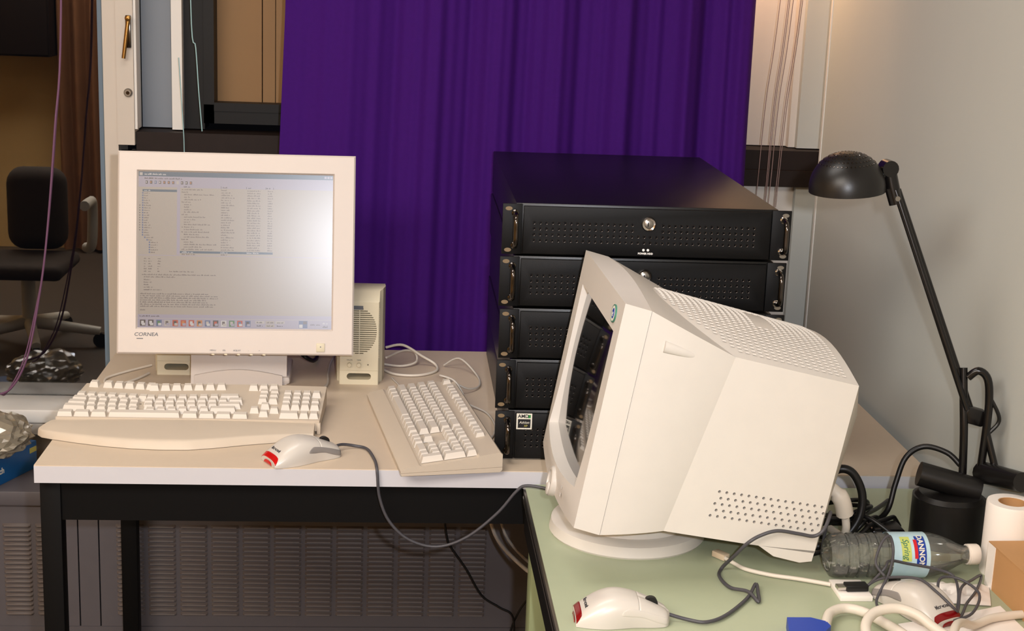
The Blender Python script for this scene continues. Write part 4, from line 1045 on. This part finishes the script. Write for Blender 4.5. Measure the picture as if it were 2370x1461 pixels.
# little white cardboard carton under the usb plug
mb = MB(); mb.rbox((0,0,0),(0.046,0.060,0.0075),0.001); wbx = mb.build('small_white_box','paper_white',None,(1.2045,-0.474,gz(0))); tag(wbx,'small flat white box under the black plug on green desk','box')
# bulky white paper packet behind the wrapped mouse
def crumple(fn, nu_, nv_, amp, seed):
    r_ = random.Random(seed); return fn
pk = MB()
rp = random.Random(5)
hmap = [[rp.uniform(0,1) for _ in range(9)] for _ in range(7)]
def pkt(u,v):
    i = min(7,int(u*8)); j = min(5,int(v*6)); fu = u*8-i; fv = v*6-j
    h = (hmap[j][i]*(1-fu)+hmap[j][i+1]*fu)*(1-fv)+(hmap[j+1][i]*(1-fu)+hmap[j+1][i+1]*fu)*fv
    e = min(u,1-u,v,1-v)*6
    return (0.088*u+0.024*v, 0.068*v-0.012*u, 0.001+min(1,e)*(0.002+0.009*h))
pk.grid(pkt,16,12); k=len(pk.v); pk.grid(lambda u,v:(pkt(u,v)[0],pkt(u,v)[1],0.0002),16,12,flip=True)
o = pk.build('crumpled_paper','paper_white',None,(1.325,-0.478,gz(0.0013)),smooth=25); tag(o,'crumpled white paper beneath the tangled mouse cord','paper')
mb = MB(); mb.prism([(0,0),(0.085,0.028),(0.165,0.06),(0.172,-0.09),(0.02,-0.10)],lambda p:(p[0],p[1],0.0003),lambda p:(p[0],p[1],0.0012)); o = mb.build('paper_sheet','paper_white',None,(1.262,-0.548,gz(0)),smooth=0); tag(o,'flat white paper sheet under the looped video cable','paper')
# blue video plug with thick cream cable looping over the desk
vg = thing('video_cable','thick cream video cable in loops with a bright blue plug','cable',(1.127,-0.585,gz(0)))
def vl(x,y,z): return (x-1.127,y+0.585,z)
mb = MB(); mb.prism([(-0.030,-0.02),(-0.022,0.022),(0.010,0.022),(0.028,0.010),(0.030,-0.004),(0.018,-0.02)],lambda p:(p[0],p[1],0.002),lambda p:(p[0],p[1],0.017)); mb.build('plug','vga_blue',vg,smooth=20)
cable('lead',[vl(1.152,-0.583,0.010),vl(1.160,-0.560,0.011),vl(1.172,-0.537,0.012),vl(1.195,-0.523,0.012),vl(1.218,-0.535,0.012),vl(1.238,-0.568,0.010),vl(1.255,-0.61,0.0088),vl(1.245,-0.66,0.0088),vl(1.20,-0.665,0.012),vl(1.193,-0.62,0.025),vl(1.212,-0.588,0.034),vl(1.244,-0.580,0.038),vl(1.270,-0.592,0.034),vl(1.292,-0.615,0.022),vl(1.335,-0.645,0.0088),vl(1.40,-0.675,0.0088)],0.0068,'cord_white',vg,n=12)
cable('white_cable',[(1.442,-0.530,gz(0.0075)),(1.420,-0.534,gz(0.0075)),(1.390,-0.545,gz(0.008)),(1.356,-0.570,gz(0.010)),(1.325,-0.606,gz(0.030)),(1.300,-0.645,gz(0.040)),(1.275,-0.70,gz(0.030)),(1.26,-0.76,gz(0.0065))],0.0058,'cord_white',None,n=12,label='cream cable running across the paper sheet towards the cardboard',cat='cable')
# white paper roll
rl_ = thing('paper_roll','upright white paper roll with brown core beside the bottle cap','roll',(1.4815,-0.368,gz(0)))
mb = MB(); mb.lathe([(0.0355,0.0),(0.0365,0.003),(0.0365,0.107),(0.0355,0.110),(0.0205,0.110),(0.0205,0.002)],40,caps=False); mb.build('wound_paper','paper_white',rl_,smooth=50)
mb = MB(); mb.lathe([(0.0204,0.0),(0.0204,0.1095),(0.0190,0.1095),(0.0190,0.03),(0.0004,0.03)],32,caps=False); mb.build('core','cardboard',rl_,smooth=50)
# cardboard carton at the desk's near right corner
cb = thing('cardboard_box','brown cardboard carton at the desk corner in front of the paper roll','box',(1.436,-0.4095,gz(0)),R(2))
mb = MB(); mb.box((0.0,-0.30,0.0),(0.070,0.0,0.064)); mb.build('carton','cardboard',cb,smooth=0)
mb = MB(); mb.box((-0.001,-0.30,0.0641),(0.070,0.001,0.0655)); mb.build('lid_flap','cardboard',cb,smooth=0)
mb = MB(); mb.box((-0.0012,-0.022,0.0),(-0.0001,0.0008,0.0640)); mb.build('tape_strip','paper_white',cb,smooth=0)

# tangle of black leads behind the monitor
grp = 'black leads tangled behind the tube monitor'
cable('power_lead',[(1.238,-0.25,gz(0.10)),(1.255,-0.26,gz(0.120)),(1.275,-0.265,gz(0.115)),(1.290,-0.27,gz(0.085)),(1.288,-0.275,gz(0.05)),(1.268,-0.28,gz(0.020)),(1.240,-0.29,gz(0.0085)),(1.205,-0.285,gz(0.0068))],0.0065,'black_rubber',None,n=10,label='thick black power lead curling out behind the tube monitor',cat='cable')
tang = [[(1.2410,-0.2785,0.0042),(1.2461,-0.2756,0.0042),(1.2511,-0.2725,0.0050),(1.2559,-0.2693,0.0057),(1.2606,-0.2662,0.0073),(1.2646,-0.2631,0.0101),(1.2680,-0.2597,0.0134),(1.2710,-0.2554,0.0159),(1.2742,-0.2512,0.0185),(1.2773,-0.2469,0.0210),(1.2804,-0.2426,0.0236),(1.2834,-0.2382,0.0261),(1.2862,-0.2338,0.0287),(1.2899,-0.2295,0.0297),(1.2939,-0.2253,0.0292),(1.2980,-0.2211,0.0282),(1.3019,-0.2169,0.0271),(1.3058,-0.2127,0.0261),(1.3097,-0.2084,0.0250),(1.3135,-0.2041,0.0239),(1.3172,-0.1996,0.0230),(1.3209,-0.1951,0.0223),(1.3245,-0.1905,0.0215),(1.3281,-0.1859,0.0208),(1.3316,-0.1813,0.0200),(1.3351,-0.1767,0.0192),(1.3386,-0.1720,0.0183),(1.3420,-0.1674,0.0174),(1.3454,-0.1626,0.0166),(1.3487,-0.1579,0.0158),(1.3521,-0.1531,0.0150),(1.3554,-0.1483,0.0142),(1.3586,-0.1435,0.0134),(1.3619,-0.1387,0.0127),(1.3651,-0.1339,0.0119),(1.3683,-0.1290,0.0112),(1.3715,-0.1241,0.0105),(1.3747,-0.1193,0.0098),(1.3779,-0.1144,0.0092),(1.3811,-0.1095,0.0085),(1.3842,-0.1046,0.0079),(1.3874,-0.0997,0.0073),(1.3906,-0.0948,0.0067),(1.3937,-0.0898,0.0061),(1.3969,-0.0849,0.0056),(1.4000,-0.0800,0.0050)],
        [(1.2100,-0.2600,0.0060),(1.2145,-0.2594,0.0102),(1.2190,-0.2587,0.0144),(1.2235,-0.2581,0.0187),(1.2281,-0.2574,0.0229),(1.2326,-0.2568,0.0271),(1.2371,-0.2562,0.0313),(1.2415,-0.2555,0.0356),(1.2470,-0.2549,0.0383),(1.2531,-0.2544,0.0390),(1.2591,-0.2539,0.0379),(1.2652,-0.2534,0.0365),(1.2712,-0.2529,0.0350),(1.2772,-0.2524,0.0336),(1.2832,-0.2517,0.0321),(1.2893,-0.2508,0.0312),(1.2953,-0.2497,0.0302),(1.3012,-0.2482,0.0302),(1.3063,-0.2460,0.0327),(1.3116,-0.2432,0.0334),(1.3170,-0.2401,0.0334),(1.3221,-0.2366,0.0334),(1.3270,-0.2328,0.0334),(1.3310,-0.2292,0.0315),(1.3340,-0.2262,0.0269),(1.3368,-0.2231,0.0223),(1.3394,-0.2200,0.0176),(1.3418,-0.2167,0.0130),(1.3442,-0.2122,0.0095),(1.3459,-0.2065,0.0077),(1.3461,-0.2004,0.0081),(1.3439,-0.1949,0.0101),(1.3391,-0.1912,0.0111),(1.3336,-0.1882,0.0112),(1.3282,-0.1852,0.0111),(1.3229,-0.1821,0.0108),(1.3175,-0.1789,0.0104),(1.3122,-0.1757,0.0100),(1.3069,-0.1726,0.0095),(1.3016,-0.1694,0.0089),(1.2963,-0.1661,0.0083),(1.2910,-0.1629,0.0077),(1.2858,-0.1597,0.0070),(1.2805,-0.1565,0.0064),(1.2753,-0.1532,0.0057),(1.2700,-0.1500,0.0050)],
        [(1.2800,-0.1800,0.0050),(1.2824,-0.1819,0.0072),(1.2848,-0.1837,0.0095),(1.2872,-0.1855,0.0117),(1.2897,-0.1873,0.0139),(1.2922,-0.1890,0.0161),(1.2948,-0.1906,0.0183),(1.2975,-0.1921,0.0205),(1.3003,-0.1935,0.0226),(1.3032,-0.1947,0.0247),(1.3062,-0.1956,0.0268),(1.3093,-0.1963,0.0287),(1.3126,-0.1966,0.0305),(1.3162,-0.1966,0.0315),(1.3199,-0.1961,0.0323),(1.3234,-0.1949,0.0327),(1.3267,-0.1932,0.0329),(1.3297,-0.1909,0.0328),(1.3323,-0.1883,0.0324),(1.3346,-0.1853,0.0319),(1.3364,-0.1821,0.0311),(1.3377,-0.1787,0.0303),(1.3388,-0.1752,0.0293),(1.3395,-0.1716,0.0283),(1.3398,-0.1681,0.0272),(1.3399,-0.1645,0.0260),(1.3398,-0.1610,0.0247),(1.3394,-0.1574,0.0234),(1.3387,-0.1540,0.0221),(1.3379,-0.1505,0.0208),(1.3370,-0.1471,0.0196),(1.3358,-0.1437,0.0185),(1.3345,-0.1403,0.0175),(1.3330,-0.1370,0.0165),(1.3315,-0.1337,0.0154),(1.3298,-0.1305,0.0144),(1.3281,-0.1273,0.0134),(1.3263,-0.1242,0.0125),(1.3244,-0.1211,0.0115),(1.3224,-0.1180,0.0106),(1.3204,-0.1150,0.0096),(1.3184,-0.1119,0.0087),(1.3163,-0.1089,0.0077),(1.3142,-0.1060,0.0068),(1.3121,-0.1030,0.0059),(1.3100,-0.1000,0.0050)],
        [(1.2000,-0.3200,0.0050),(1.2046,-0.3185,0.0055),(1.2091,-0.3169,0.0061),(1.2137,-0.3154,0.0066),(1.2183,-0.3138,0.0072),(1.2228,-0.3122,0.0078),(1.2274,-0.3106,0.0084),(1.2318,-0.3093,0.0095),(1.2363,-0.3079,0.0108),(1.2407,-0.3060,0.0109),(1.2449,-0.3037,0.0101),(1.2494,-0.3017,0.0104),(1.2538,-0.2997,0.0106),(1.2582,-0.2977,0.0110),(1.2624,-0.2956,0.0121),(1.2667,-0.2935,0.0132),(1.2708,-0.2914,0.0144),(1.2749,-0.2891,0.0157),(1.2789,-0.2867,0.0172),(1.2826,-0.2842,0.0190),(1.2864,-0.2818,0.0208),(1.2901,-0.2793,0.0228),(1.2938,-0.2769,0.0249),(1.2974,-0.2746,0.0271),(1.3010,-0.2722,0.0294),(1.3044,-0.2699,0.0320),(1.3080,-0.2673,0.0335),(1.3119,-0.2645,0.0336),(1.3158,-0.2617,0.0338),(1.3198,-0.2589,0.0340),(1.3238,-0.2561,0.0341),(1.3278,-0.2533,0.0342),(1.3317,-0.2505,0.0343),(1.3357,-0.2477,0.0343),(1.3396,-0.2449,0.0343),(1.3435,-0.2419,0.0342),(1.3473,-0.2389,0.0340),(1.3510,-0.2358,0.0338),(1.3547,-0.2326,0.0336),(1.3579,-0.2297,0.0321),(1.3605,-0.2273,0.0288),(1.3631,-0.2248,0.0255),(1.3656,-0.2223,0.0222),(1.3681,-0.2199,0.0188),(1.3706,-0.2174,0.0154),(1.3730,-0.2150,0.0120)],
        [(1.2400,-0.2000,0.0050),(1.2428,-0.2026,0.0070),(1.2455,-0.2052,0.0089),(1.2482,-0.2079,0.0109),(1.2510,-0.2105,0.0129),(1.2537,-0.2132,0.0148),(1.2564,-0.2158,0.0168),(1.2591,-0.2185,0.0188),(1.2617,-0.2212,0.0207),(1.2644,-0.2239,0.0227),(1.2670,-0.2266,0.0247),(1.2696,-0.2294,0.0267),(1.2721,-0.2321,0.0288),(1.2747,-0.2349,0.0308),(1.2772,-0.2377,0.0329),(1.2797,-0.2405,0.0350),(1.2821,-0.2432,0.0371),(1.2846,-0.2461,0.0392),(1.2870,-0.2492,0.0408),(1.2895,-0.2523,0.0423),(1.2920,-0.2554,0.0438),(1.2946,-0.2586,0.0453),(1.2972,-0.2617,0.0463),(1.3002,-0.2648,0.0464),(1.3031,-0.2678,0.0459),(1.3062,-0.2707,0.0451),(1.3092,-0.2735,0.0440),(1.3123,-0.2761,0.0425),(1.3153,-0.2786,0.0409),(1.3184,-0.2809,0.0391),(1.3215,-0.2832,0.0372),(1.3246,-0.2853,0.0352),(1.3277,-0.2874,0.0331),(1.3309,-0.2894,0.0310),(1.3340,-0.2913,0.0288),(1.3372,-0.2931,0.0266),(1.3404,-0.2950,0.0245),(1.3436,-0.2967,0.0223),(1.3469,-0.2985,0.0201),(1.3502,-0.3002,0.0180),(1.3534,-0.3019,0.0158),(1.3567,-0.3035,0.0136),(1.3600,-0.3051,0.0115),(1.3634,-0.3068,0.0093),(1.3667,-0.3084,0.0072),(1.3700,-0.3100,0.0050)],
        [(1.2500,-0.1200,0.0050),(1.2522,-0.1225,0.0067),(1.2544,-0.1250,0.0084),(1.2567,-0.1275,0.0101),(1.2589,-0.1299,0.0118),(1.2612,-0.1324,0.0135),(1.2635,-0.1348,0.0152),(1.2659,-0.1372,0.0168),(1.2683,-0.1396,0.0185),(1.2708,-0.1419,0.0201),(1.2733,-0.1442,0.0216),(1.2760,-0.1464,0.0232),(1.2787,-0.1486,0.0247),(1.2815,-0.1506,0.0261),(1.2844,-0.1525,0.0274),(1.2874,-0.1543,0.0287),(1.2906,-0.1560,0.0299),(1.2939,-0.1574,0.0310),(1.2973,-0.1586,0.0320),(1.3009,-0.1595,0.0327),(1.3045,-0.1600,0.0333),(1.3082,-0.1602,0.0337),(1.3120,-0.1600,0.0339),(1.3157,-0.1592,0.0339),(1.3192,-0.1581,0.0336),(1.3226,-0.1566,0.0331),(1.3258,-0.1548,0.0325),(1.3288,-0.1526,0.0317),(1.3316,-0.1503,0.0308),(1.3342,-0.1478,0.0298),(1.3366,-0.1451,0.0288),(1.3388,-0.1423,0.0275),(1.3409,-0.1395,0.0260),(1.3428,-0.1367,0.0245),(1.3446,-0.1338,0.0230),(1.3463,-0.1308,0.0214),(1.3479,-0.1278,0.0198),(1.3494,-0.1248,0.0182),(1.3509,-0.1217,0.0166),(1.3523,-0.1187,0.0150),(1.3536,-0.1156,0.0133),(1.3549,-0.1125,0.0117),(1.3562,-0.1094,0.0100),(1.3575,-0.1062,0.0083),(1.3588,-0.1031,0.0067),(1.3600,-0.1000,0.0050)],
        [(1.2200,-0.2300,0.0050),(1.2239,-0.2326,0.0049),(1.2278,-0.2352,0.0048),(1.2317,-0.2377,0.0047),(1.2356,-0.2402,0.0045),(1.2396,-0.2427,0.0044),(1.2436,-0.2450,0.0043),(1.2477,-0.2473,0.0042),(1.2523,-0.2475,0.0042),(1.2557,-0.2497,0.0042),(1.2587,-0.2532,0.0042),(1.2628,-0.2555,0.0042),(1.2670,-0.2575,0.0042),(1.2709,-0.2599,0.0044),(1.2744,-0.2620,0.0068),(1.2766,-0.2635,0.0106),(1.2792,-0.2649,0.0142),(1.2818,-0.2662,0.0179),(1.2845,-0.2672,0.0215),(1.2873,-0.2679,0.0252),(1.2902,-0.2681,0.0288),(1.2932,-0.2676,0.0324),(1.2963,-0.2661,0.0354),(1.2992,-0.2629,0.0371),(1.3006,-0.2587,0.0381),(1.3006,-0.2541,0.0390),(1.2997,-0.2495,0.0391),(1.2984,-0.2452,0.0382),(1.2973,-0.2418,0.0352),(1.2964,-0.2394,0.0313),(1.2953,-0.2371,0.0274),(1.2937,-0.2345,0.0239),(1.2914,-0.2315,0.0214),(1.2885,-0.2281,0.0201),(1.2855,-0.2248,0.0189),(1.2824,-0.2214,0.0178),(1.2793,-0.2181,0.0166),(1.2762,-0.2149,0.0154),(1.2730,-0.2117,0.0142),(1.2697,-0.2086,0.0130),(1.2665,-0.2054,0.0119),(1.2632,-0.2023,0.0107),(1.2599,-0.1992,0.0095),(1.2566,-0.1961,0.0083),(1.2533,-0.1931,0.0072),(1.2500,-0.1900,0.0060)]]
LEADS = ['lowest black lead, running from the tube monitor foot towards the lamp base', 'black lead doubling back on itself between tube monitor and lamp', 'black lead arched highest beside the lamp base', 'black lead lying just behind the water bottle', 'black lead ending behind the shoulder of the water bottle', 'black lead arching next to the white table edge behind the monitor', 'black lead curled in a flat loop close to the tube monitor']
for pts, lead_label in zip(tang, LEADS):
    cable('black_lead',[(a,b,gz(c)) for a,b,c in pts],0.0036,'black_rubber',None,seg=2,label=lead_label,cat='cable',group=grp)
pa = thing('power_adapter','small black power adapter among the tangled leads','adapter',(1.340,-0.255,gz(0)))
MB().rbox((-0.030,-0.022,0.0),(0.022,0.022,0.028),0.004).build('adapter_body','lamp_gloss',pa)
MB().rbox((-0.026,-0.0185,0.028),(0.018,0.0185,0.0295),0.0006).build('adapter_plate','black_rubber',pa)

# ================================================================== LEADS BEHIND THE SPEAKER AND UNDER THE TABLE
def wc(name,pts,r,m,label,cat='cable',group=None,n=8): return cable(name,[(a,b,T+c) for a,b,c in pts],r,m,None,n=n,label=label,cat=cat,group=group)
wc('speaker_lead',[(0.566,0.60,0.055),(0.60,0.64,0.05),(0.64,0.66,0.022),(0.668,0.655,0.006),(0.668,0.61,0.0035),(0.63,0.575,0.0035),(0.58,0.585,0.0035),(0.545,0.65,0.0035)],0.0027,'cord_white','white lead curling down behind the slotted speaker')
wc('speaker_lead',[(0.566,0.605,0.032),(0.60,0.67,0.030),(0.625,0.69,0.022),(0.628,0.665,0.008),(0.60,0.645,0.004),(0.565,0.655,0.004),(0.53,0.68,0.0035)],0.0024,'cord_white','short white lead looping at the back of the slotted speaker')
wc('thin_lead',[(0.578,0.556,0.0025),(0.588,0.52,0.0025),(0.600,0.48,0.0025),(0.62,0.44,0.004)],0.0015,'cord_lightgrey','thin grey lead lying between speaker and straight keyboard')
wc('monitor_lead',[(0.095,0.56,0.003),(0.075,0.51,0.003),(0.045,0.47,0.003),(0.025,0.475,0.003),(0.02,0.52,0.003),(0.05,0.57,0.003),(0.09,0.62,0.003)],0.0024,'cord_white','white lead looping on the table beneath the left of flat monitor')
wc('monitor_lead',[(0.385,0.64,0.035),(0.40,0.622,0.026),(0.415,0.645,0.012),(0.420,0.70,0.0052),(0.41,0.75,0.0052)],0.0045,'black_rubber','short black lead behind the flat monitor stand')
for i,dx in enumerate((0.0,0.022)):
    wc('hanging_lead',[(0.780+dx,0.68,-0.26),(0.800+dx,0.58,-0.34),(0.838+dx,0.32,-0.305),(0.865+dx,0.20,-0.275),(0.92+dx,0.10,-0.25)],0.0042-0.001*i,'cord_white','white lead slung under the tables before the radiator','cable','white leads slung under the tables')
wc('thin_black_lead',[(0.695,0.755,-0.20),(0.700,0.755,-0.36),(0.708,0.755,-0.42),(0.718,0.755,-0.443),(0.753,0.755,-0.494),(0.789,0.755,-0.556),(0.83,0.755,-0.585),(0.862,0.755,-0.61),(0.865,0.755,-0.70),(0.86,0.755,-0.737)],0.0024,'black_rubber','thin black lead hanging in front of the radiator cover')
wc('thin_black_lead',[(0.895,0.763,-0.567),(0.875,0.763,-0.60),(0.858,0.763,-0.65),(0.850,0.763,-0.737)],0.0024,'black_rubber','short black lead dangling near the green desk leg')

# ================================================================== WINDOW CORDS AND WIRES
wc('blind_cord',[(-0.115,0.935,1.60),(-0.138,0.935,0.70),(-0.159,0.935,0.44),(-0.184,0.935,0.20),(-0.206,0.935,0.06),(-0.235,0.935,-0.07),(-0.275,0.94,-0.145),(-0.32,0.95,-0.165)],0.0024,'purple_cord','purple blind cord hanging in front of the night window','cord')
wc('blind_cord',[(-0.114,0.941,1.60),(-0.139,0.941,0.70),(-0.158,0.941,0.44),(-0.187,0.941,0.18),(-0.214,0.941,0.04),(-0.245,0.941,-0.08),(-0.285,0.948,-0.155),(-0.30,0.958,-0.165)],0.0015,'purple_cord','thinner purple cord beside the one in front of night window','cord')
wc('loose_wire',[(0.126,0.99,1.5),(0.127,0.985,0.73),(0.137,0.985,0.622),(0.1425,0.985,0.529),(0.148,0.993,0.440)],0.0013,'teal_wire','pale teal wire hanging over the dark window frame','wire')
wc('loose_wire',[(0.100,0.985,0.60),(0.108,0.985,0.45),(0.1095,0.985,0.40),(0.110,0.985,0.30)],0.0011,'teal_wire','short pale teal wire hanging over the dark sill','wire')
for i,(xa,xb) in enumerate(((1.420,1.398),(1.438,1.418),(1.4415,1.421),(1.449,1.428),(1.466,1.442),(1.470,1.446))):
    wc('hanging_string',[(xa+0.02,0.955,1.5),(xa-0.004,0.955,0.77),((xa+xb)/2-0.008,0.955,0.55),(xb-0.002,0.955,0.36+0.004*i),(xb-0.004,0.955,0.31)],0.0009,'pale_cord','thin mauve string hanging before the pale pane right of the curtain','cord','thin strings by the pale pane',n=6)

# ================================================================== THINGS ON THE RADIATOR COVER
CZ = T-0.330
d = Vector((0.367,0.93,0))
bang = math.atan2(0.93,0.367)
bb = thing('blue_carton','bright blue network switch carton on the radiator cover by the table','box',(-0.322,0.690,CZ),bang)
# local x runs along the printed face (away from camera), local -y faces the table
MB().rbox((0.0,0.0,0.0),(0.270,0.13,0.064),0.0015).build('carton','box_blue',bb)
mb = MB(); mb.box((-0.0004,0.02,0.008),(0.0,0.11,0.056)); mb.build('end_print','box_dark_blue',bb,smooth=0)
text('print_text','Mbps Switch',0.019,'print_white',bb,frame_mx((0.1005,-0.0004,0.031),(1,0,0),(0,0,1)),bold=0.0006)
text('print_text','Network',0.0105,'print_white',bb,frame_mx((0.108,-0.0004,0.013),(1,0,0),(0,0,1)),bold=0.0004)
MB().box((0.243,-0.0006,0.040),(0.268,-0.0002,0.052)).build('yellow_mark','print_yellow',bb,smooth=0)
# clear bag of cable on the carton
def bag(name, label, loc, rx, ry, rz, seed, coil=True):
    t = thing(name,label,'bag',loc)
    r_ = random.Random(seed); bm = bmesh.new(); bmesh.ops.create_icosphere(bm, subdivisions=4, radius=1.0)
    dirs = [(Vector((r_.gauss(0,1),r_.gauss(0,1),r_.gauss(0,1))).normalized(), r_.uniform(5,17), r_.uniform(0,6.3), r_.uniform(0.02,0.06)) for _ in range(16)]
    for v in bm.verts:
        c = v.co.copy(); k_ = 1.0
        for dd, fq, ph, am in dirs: k_ += am*abs(sin(fq*c.dot(dd)+ph))-am*0.5
        spike = max(0, c.dot(Vector((0.45,-0.2,0.87)).normalized())-0.9)*3.2
        z = c.z*k_
        v.co = Vector((c.x*k_*rx, c.y*k_*ry, max(0.001, (z*0.5+0.5)*rz*2*(0.75+0.25*k_)+spike*rz)))
    me = bpy.data.meshes.new('film'); bm.to_mesh(me); bm.free(); me.materials.append(MATS['bag_film'])
    obj('film',me,t)
    if coil:
        pts = []
        for i in range(150):
            a = i*0.36; rr_ = 0.72+0.16*sin(i*0.9)
            pts.append((rx*rr_*cos(a), ry*rr_*sin(a), rz*(0.5+0.55*sin(i*1.7)**2)))
        MB().tube(spline(pts,2),0.0032,6).build('cable_coil','cord_lightgrey',t,smooth=60)
    return t
bag('cable_bag','crumpled clear plastic bag holding coiled grey cable, on the blue carton',(-0.300,0.835,CZ+0.0645),0.085,0.100,0.042,11)
bag('empty_bag','crumpled clear plastic bag lying on the radiator cover behind the blue carton',(-0.485,0.90,CZ+0.0005),0.070,0.050,0.045,23,False)

# ================================================================== THE ROOM BEHIND THE CAMERA (seen mirrored in the night window)
dk = thing('dark_cabinet','dark wall cabinet high on the rear wall mirrored in the window','cabinet',(-1.54,-3.49,T+0.29))
MB().rbox((-0.30,0.0,0.0),(0.36,0.25,1.0),0.005).build('cabinet_body','dark_wood',dk)
MB().rbox((-0.29,0.251,0.01),(0.02,0.265,0.99),0.003).build('cabinet_door','dark_wood',dk)
MB().rbox((0.03,0.251,0.01),(0.35,0.265,0.99),0.003).build('cabinet_door','dark_wood',dk)
bc_ = thing('brown_drape','dark brown drape hanging at the rear wall mirrored in the window','drape',(-0.95,-3.38,0.02))
mb = MB(); mb.grid(lambda u,v:(-0.22+0.50*u,0.03*sin(2*pi*6*u+sin(3*v)),2.5*v),90,10); k=len(mb.v); mb.grid(lambda u,v:(-0.22+0.50*u,0.03*sin(2*pi*6*u+sin(3*v))+0.003,2.5*v),90,10,flip=True); mb.build('fabric','brown_cloth',bc_,smooth=180)
ch = thing('swivel_chair','dark upholstered office chair with white frame mirrored in the window','chair',(-0.88,-1.40,0))
MB().rbox((-0.17,-0.20,0.30),(0.17,0.18,0.36),0.03,seg=3).build('seat','dark_cloth',ch)
mb = MB(); mb.rbox((-0.12,-0.27,0.36),(0.12,-0.13,0.70),0.068,seg=5); mb.build('backrest','dark_cloth',ch)
mb = MB(); mb.cyl((0,0,0.09),(0,0,0.30),0.028); mb.build('gas_column','chair_white',ch)
for s in (-1,1):
    mb = MB(); mb.tube(spline([(s*0.22,-0.05,0.40),(s*0.25,-0.02,0.42),(s*0.26,0.0,0.58),(s*0.26,0.05,0.60),(s*0.26,0.15,0.60)],4),0.02,10); mb.build('armrest','chair_white',ch)
for i in range(5):
    a = 2*pi*i/5; mb = MB(); mb.tube([(0,0,0.10),(0.28*cos(a),0.28*sin(a),0.065)],[0.025,0.018],10); lg = mb.build('base_leg','chair_white',ch)
    mb = MB(); mb.tube([(0.28*cos(a)-0.012*sin(a),0.28*sin(a)+0.012*cos(a),0.03),(0.28*cos(a)+0.012*sin(a),0.28*sin(a)-0.012*cos(a),0.03)],0.03,14); mb.build('castor','black_rubber',lg)
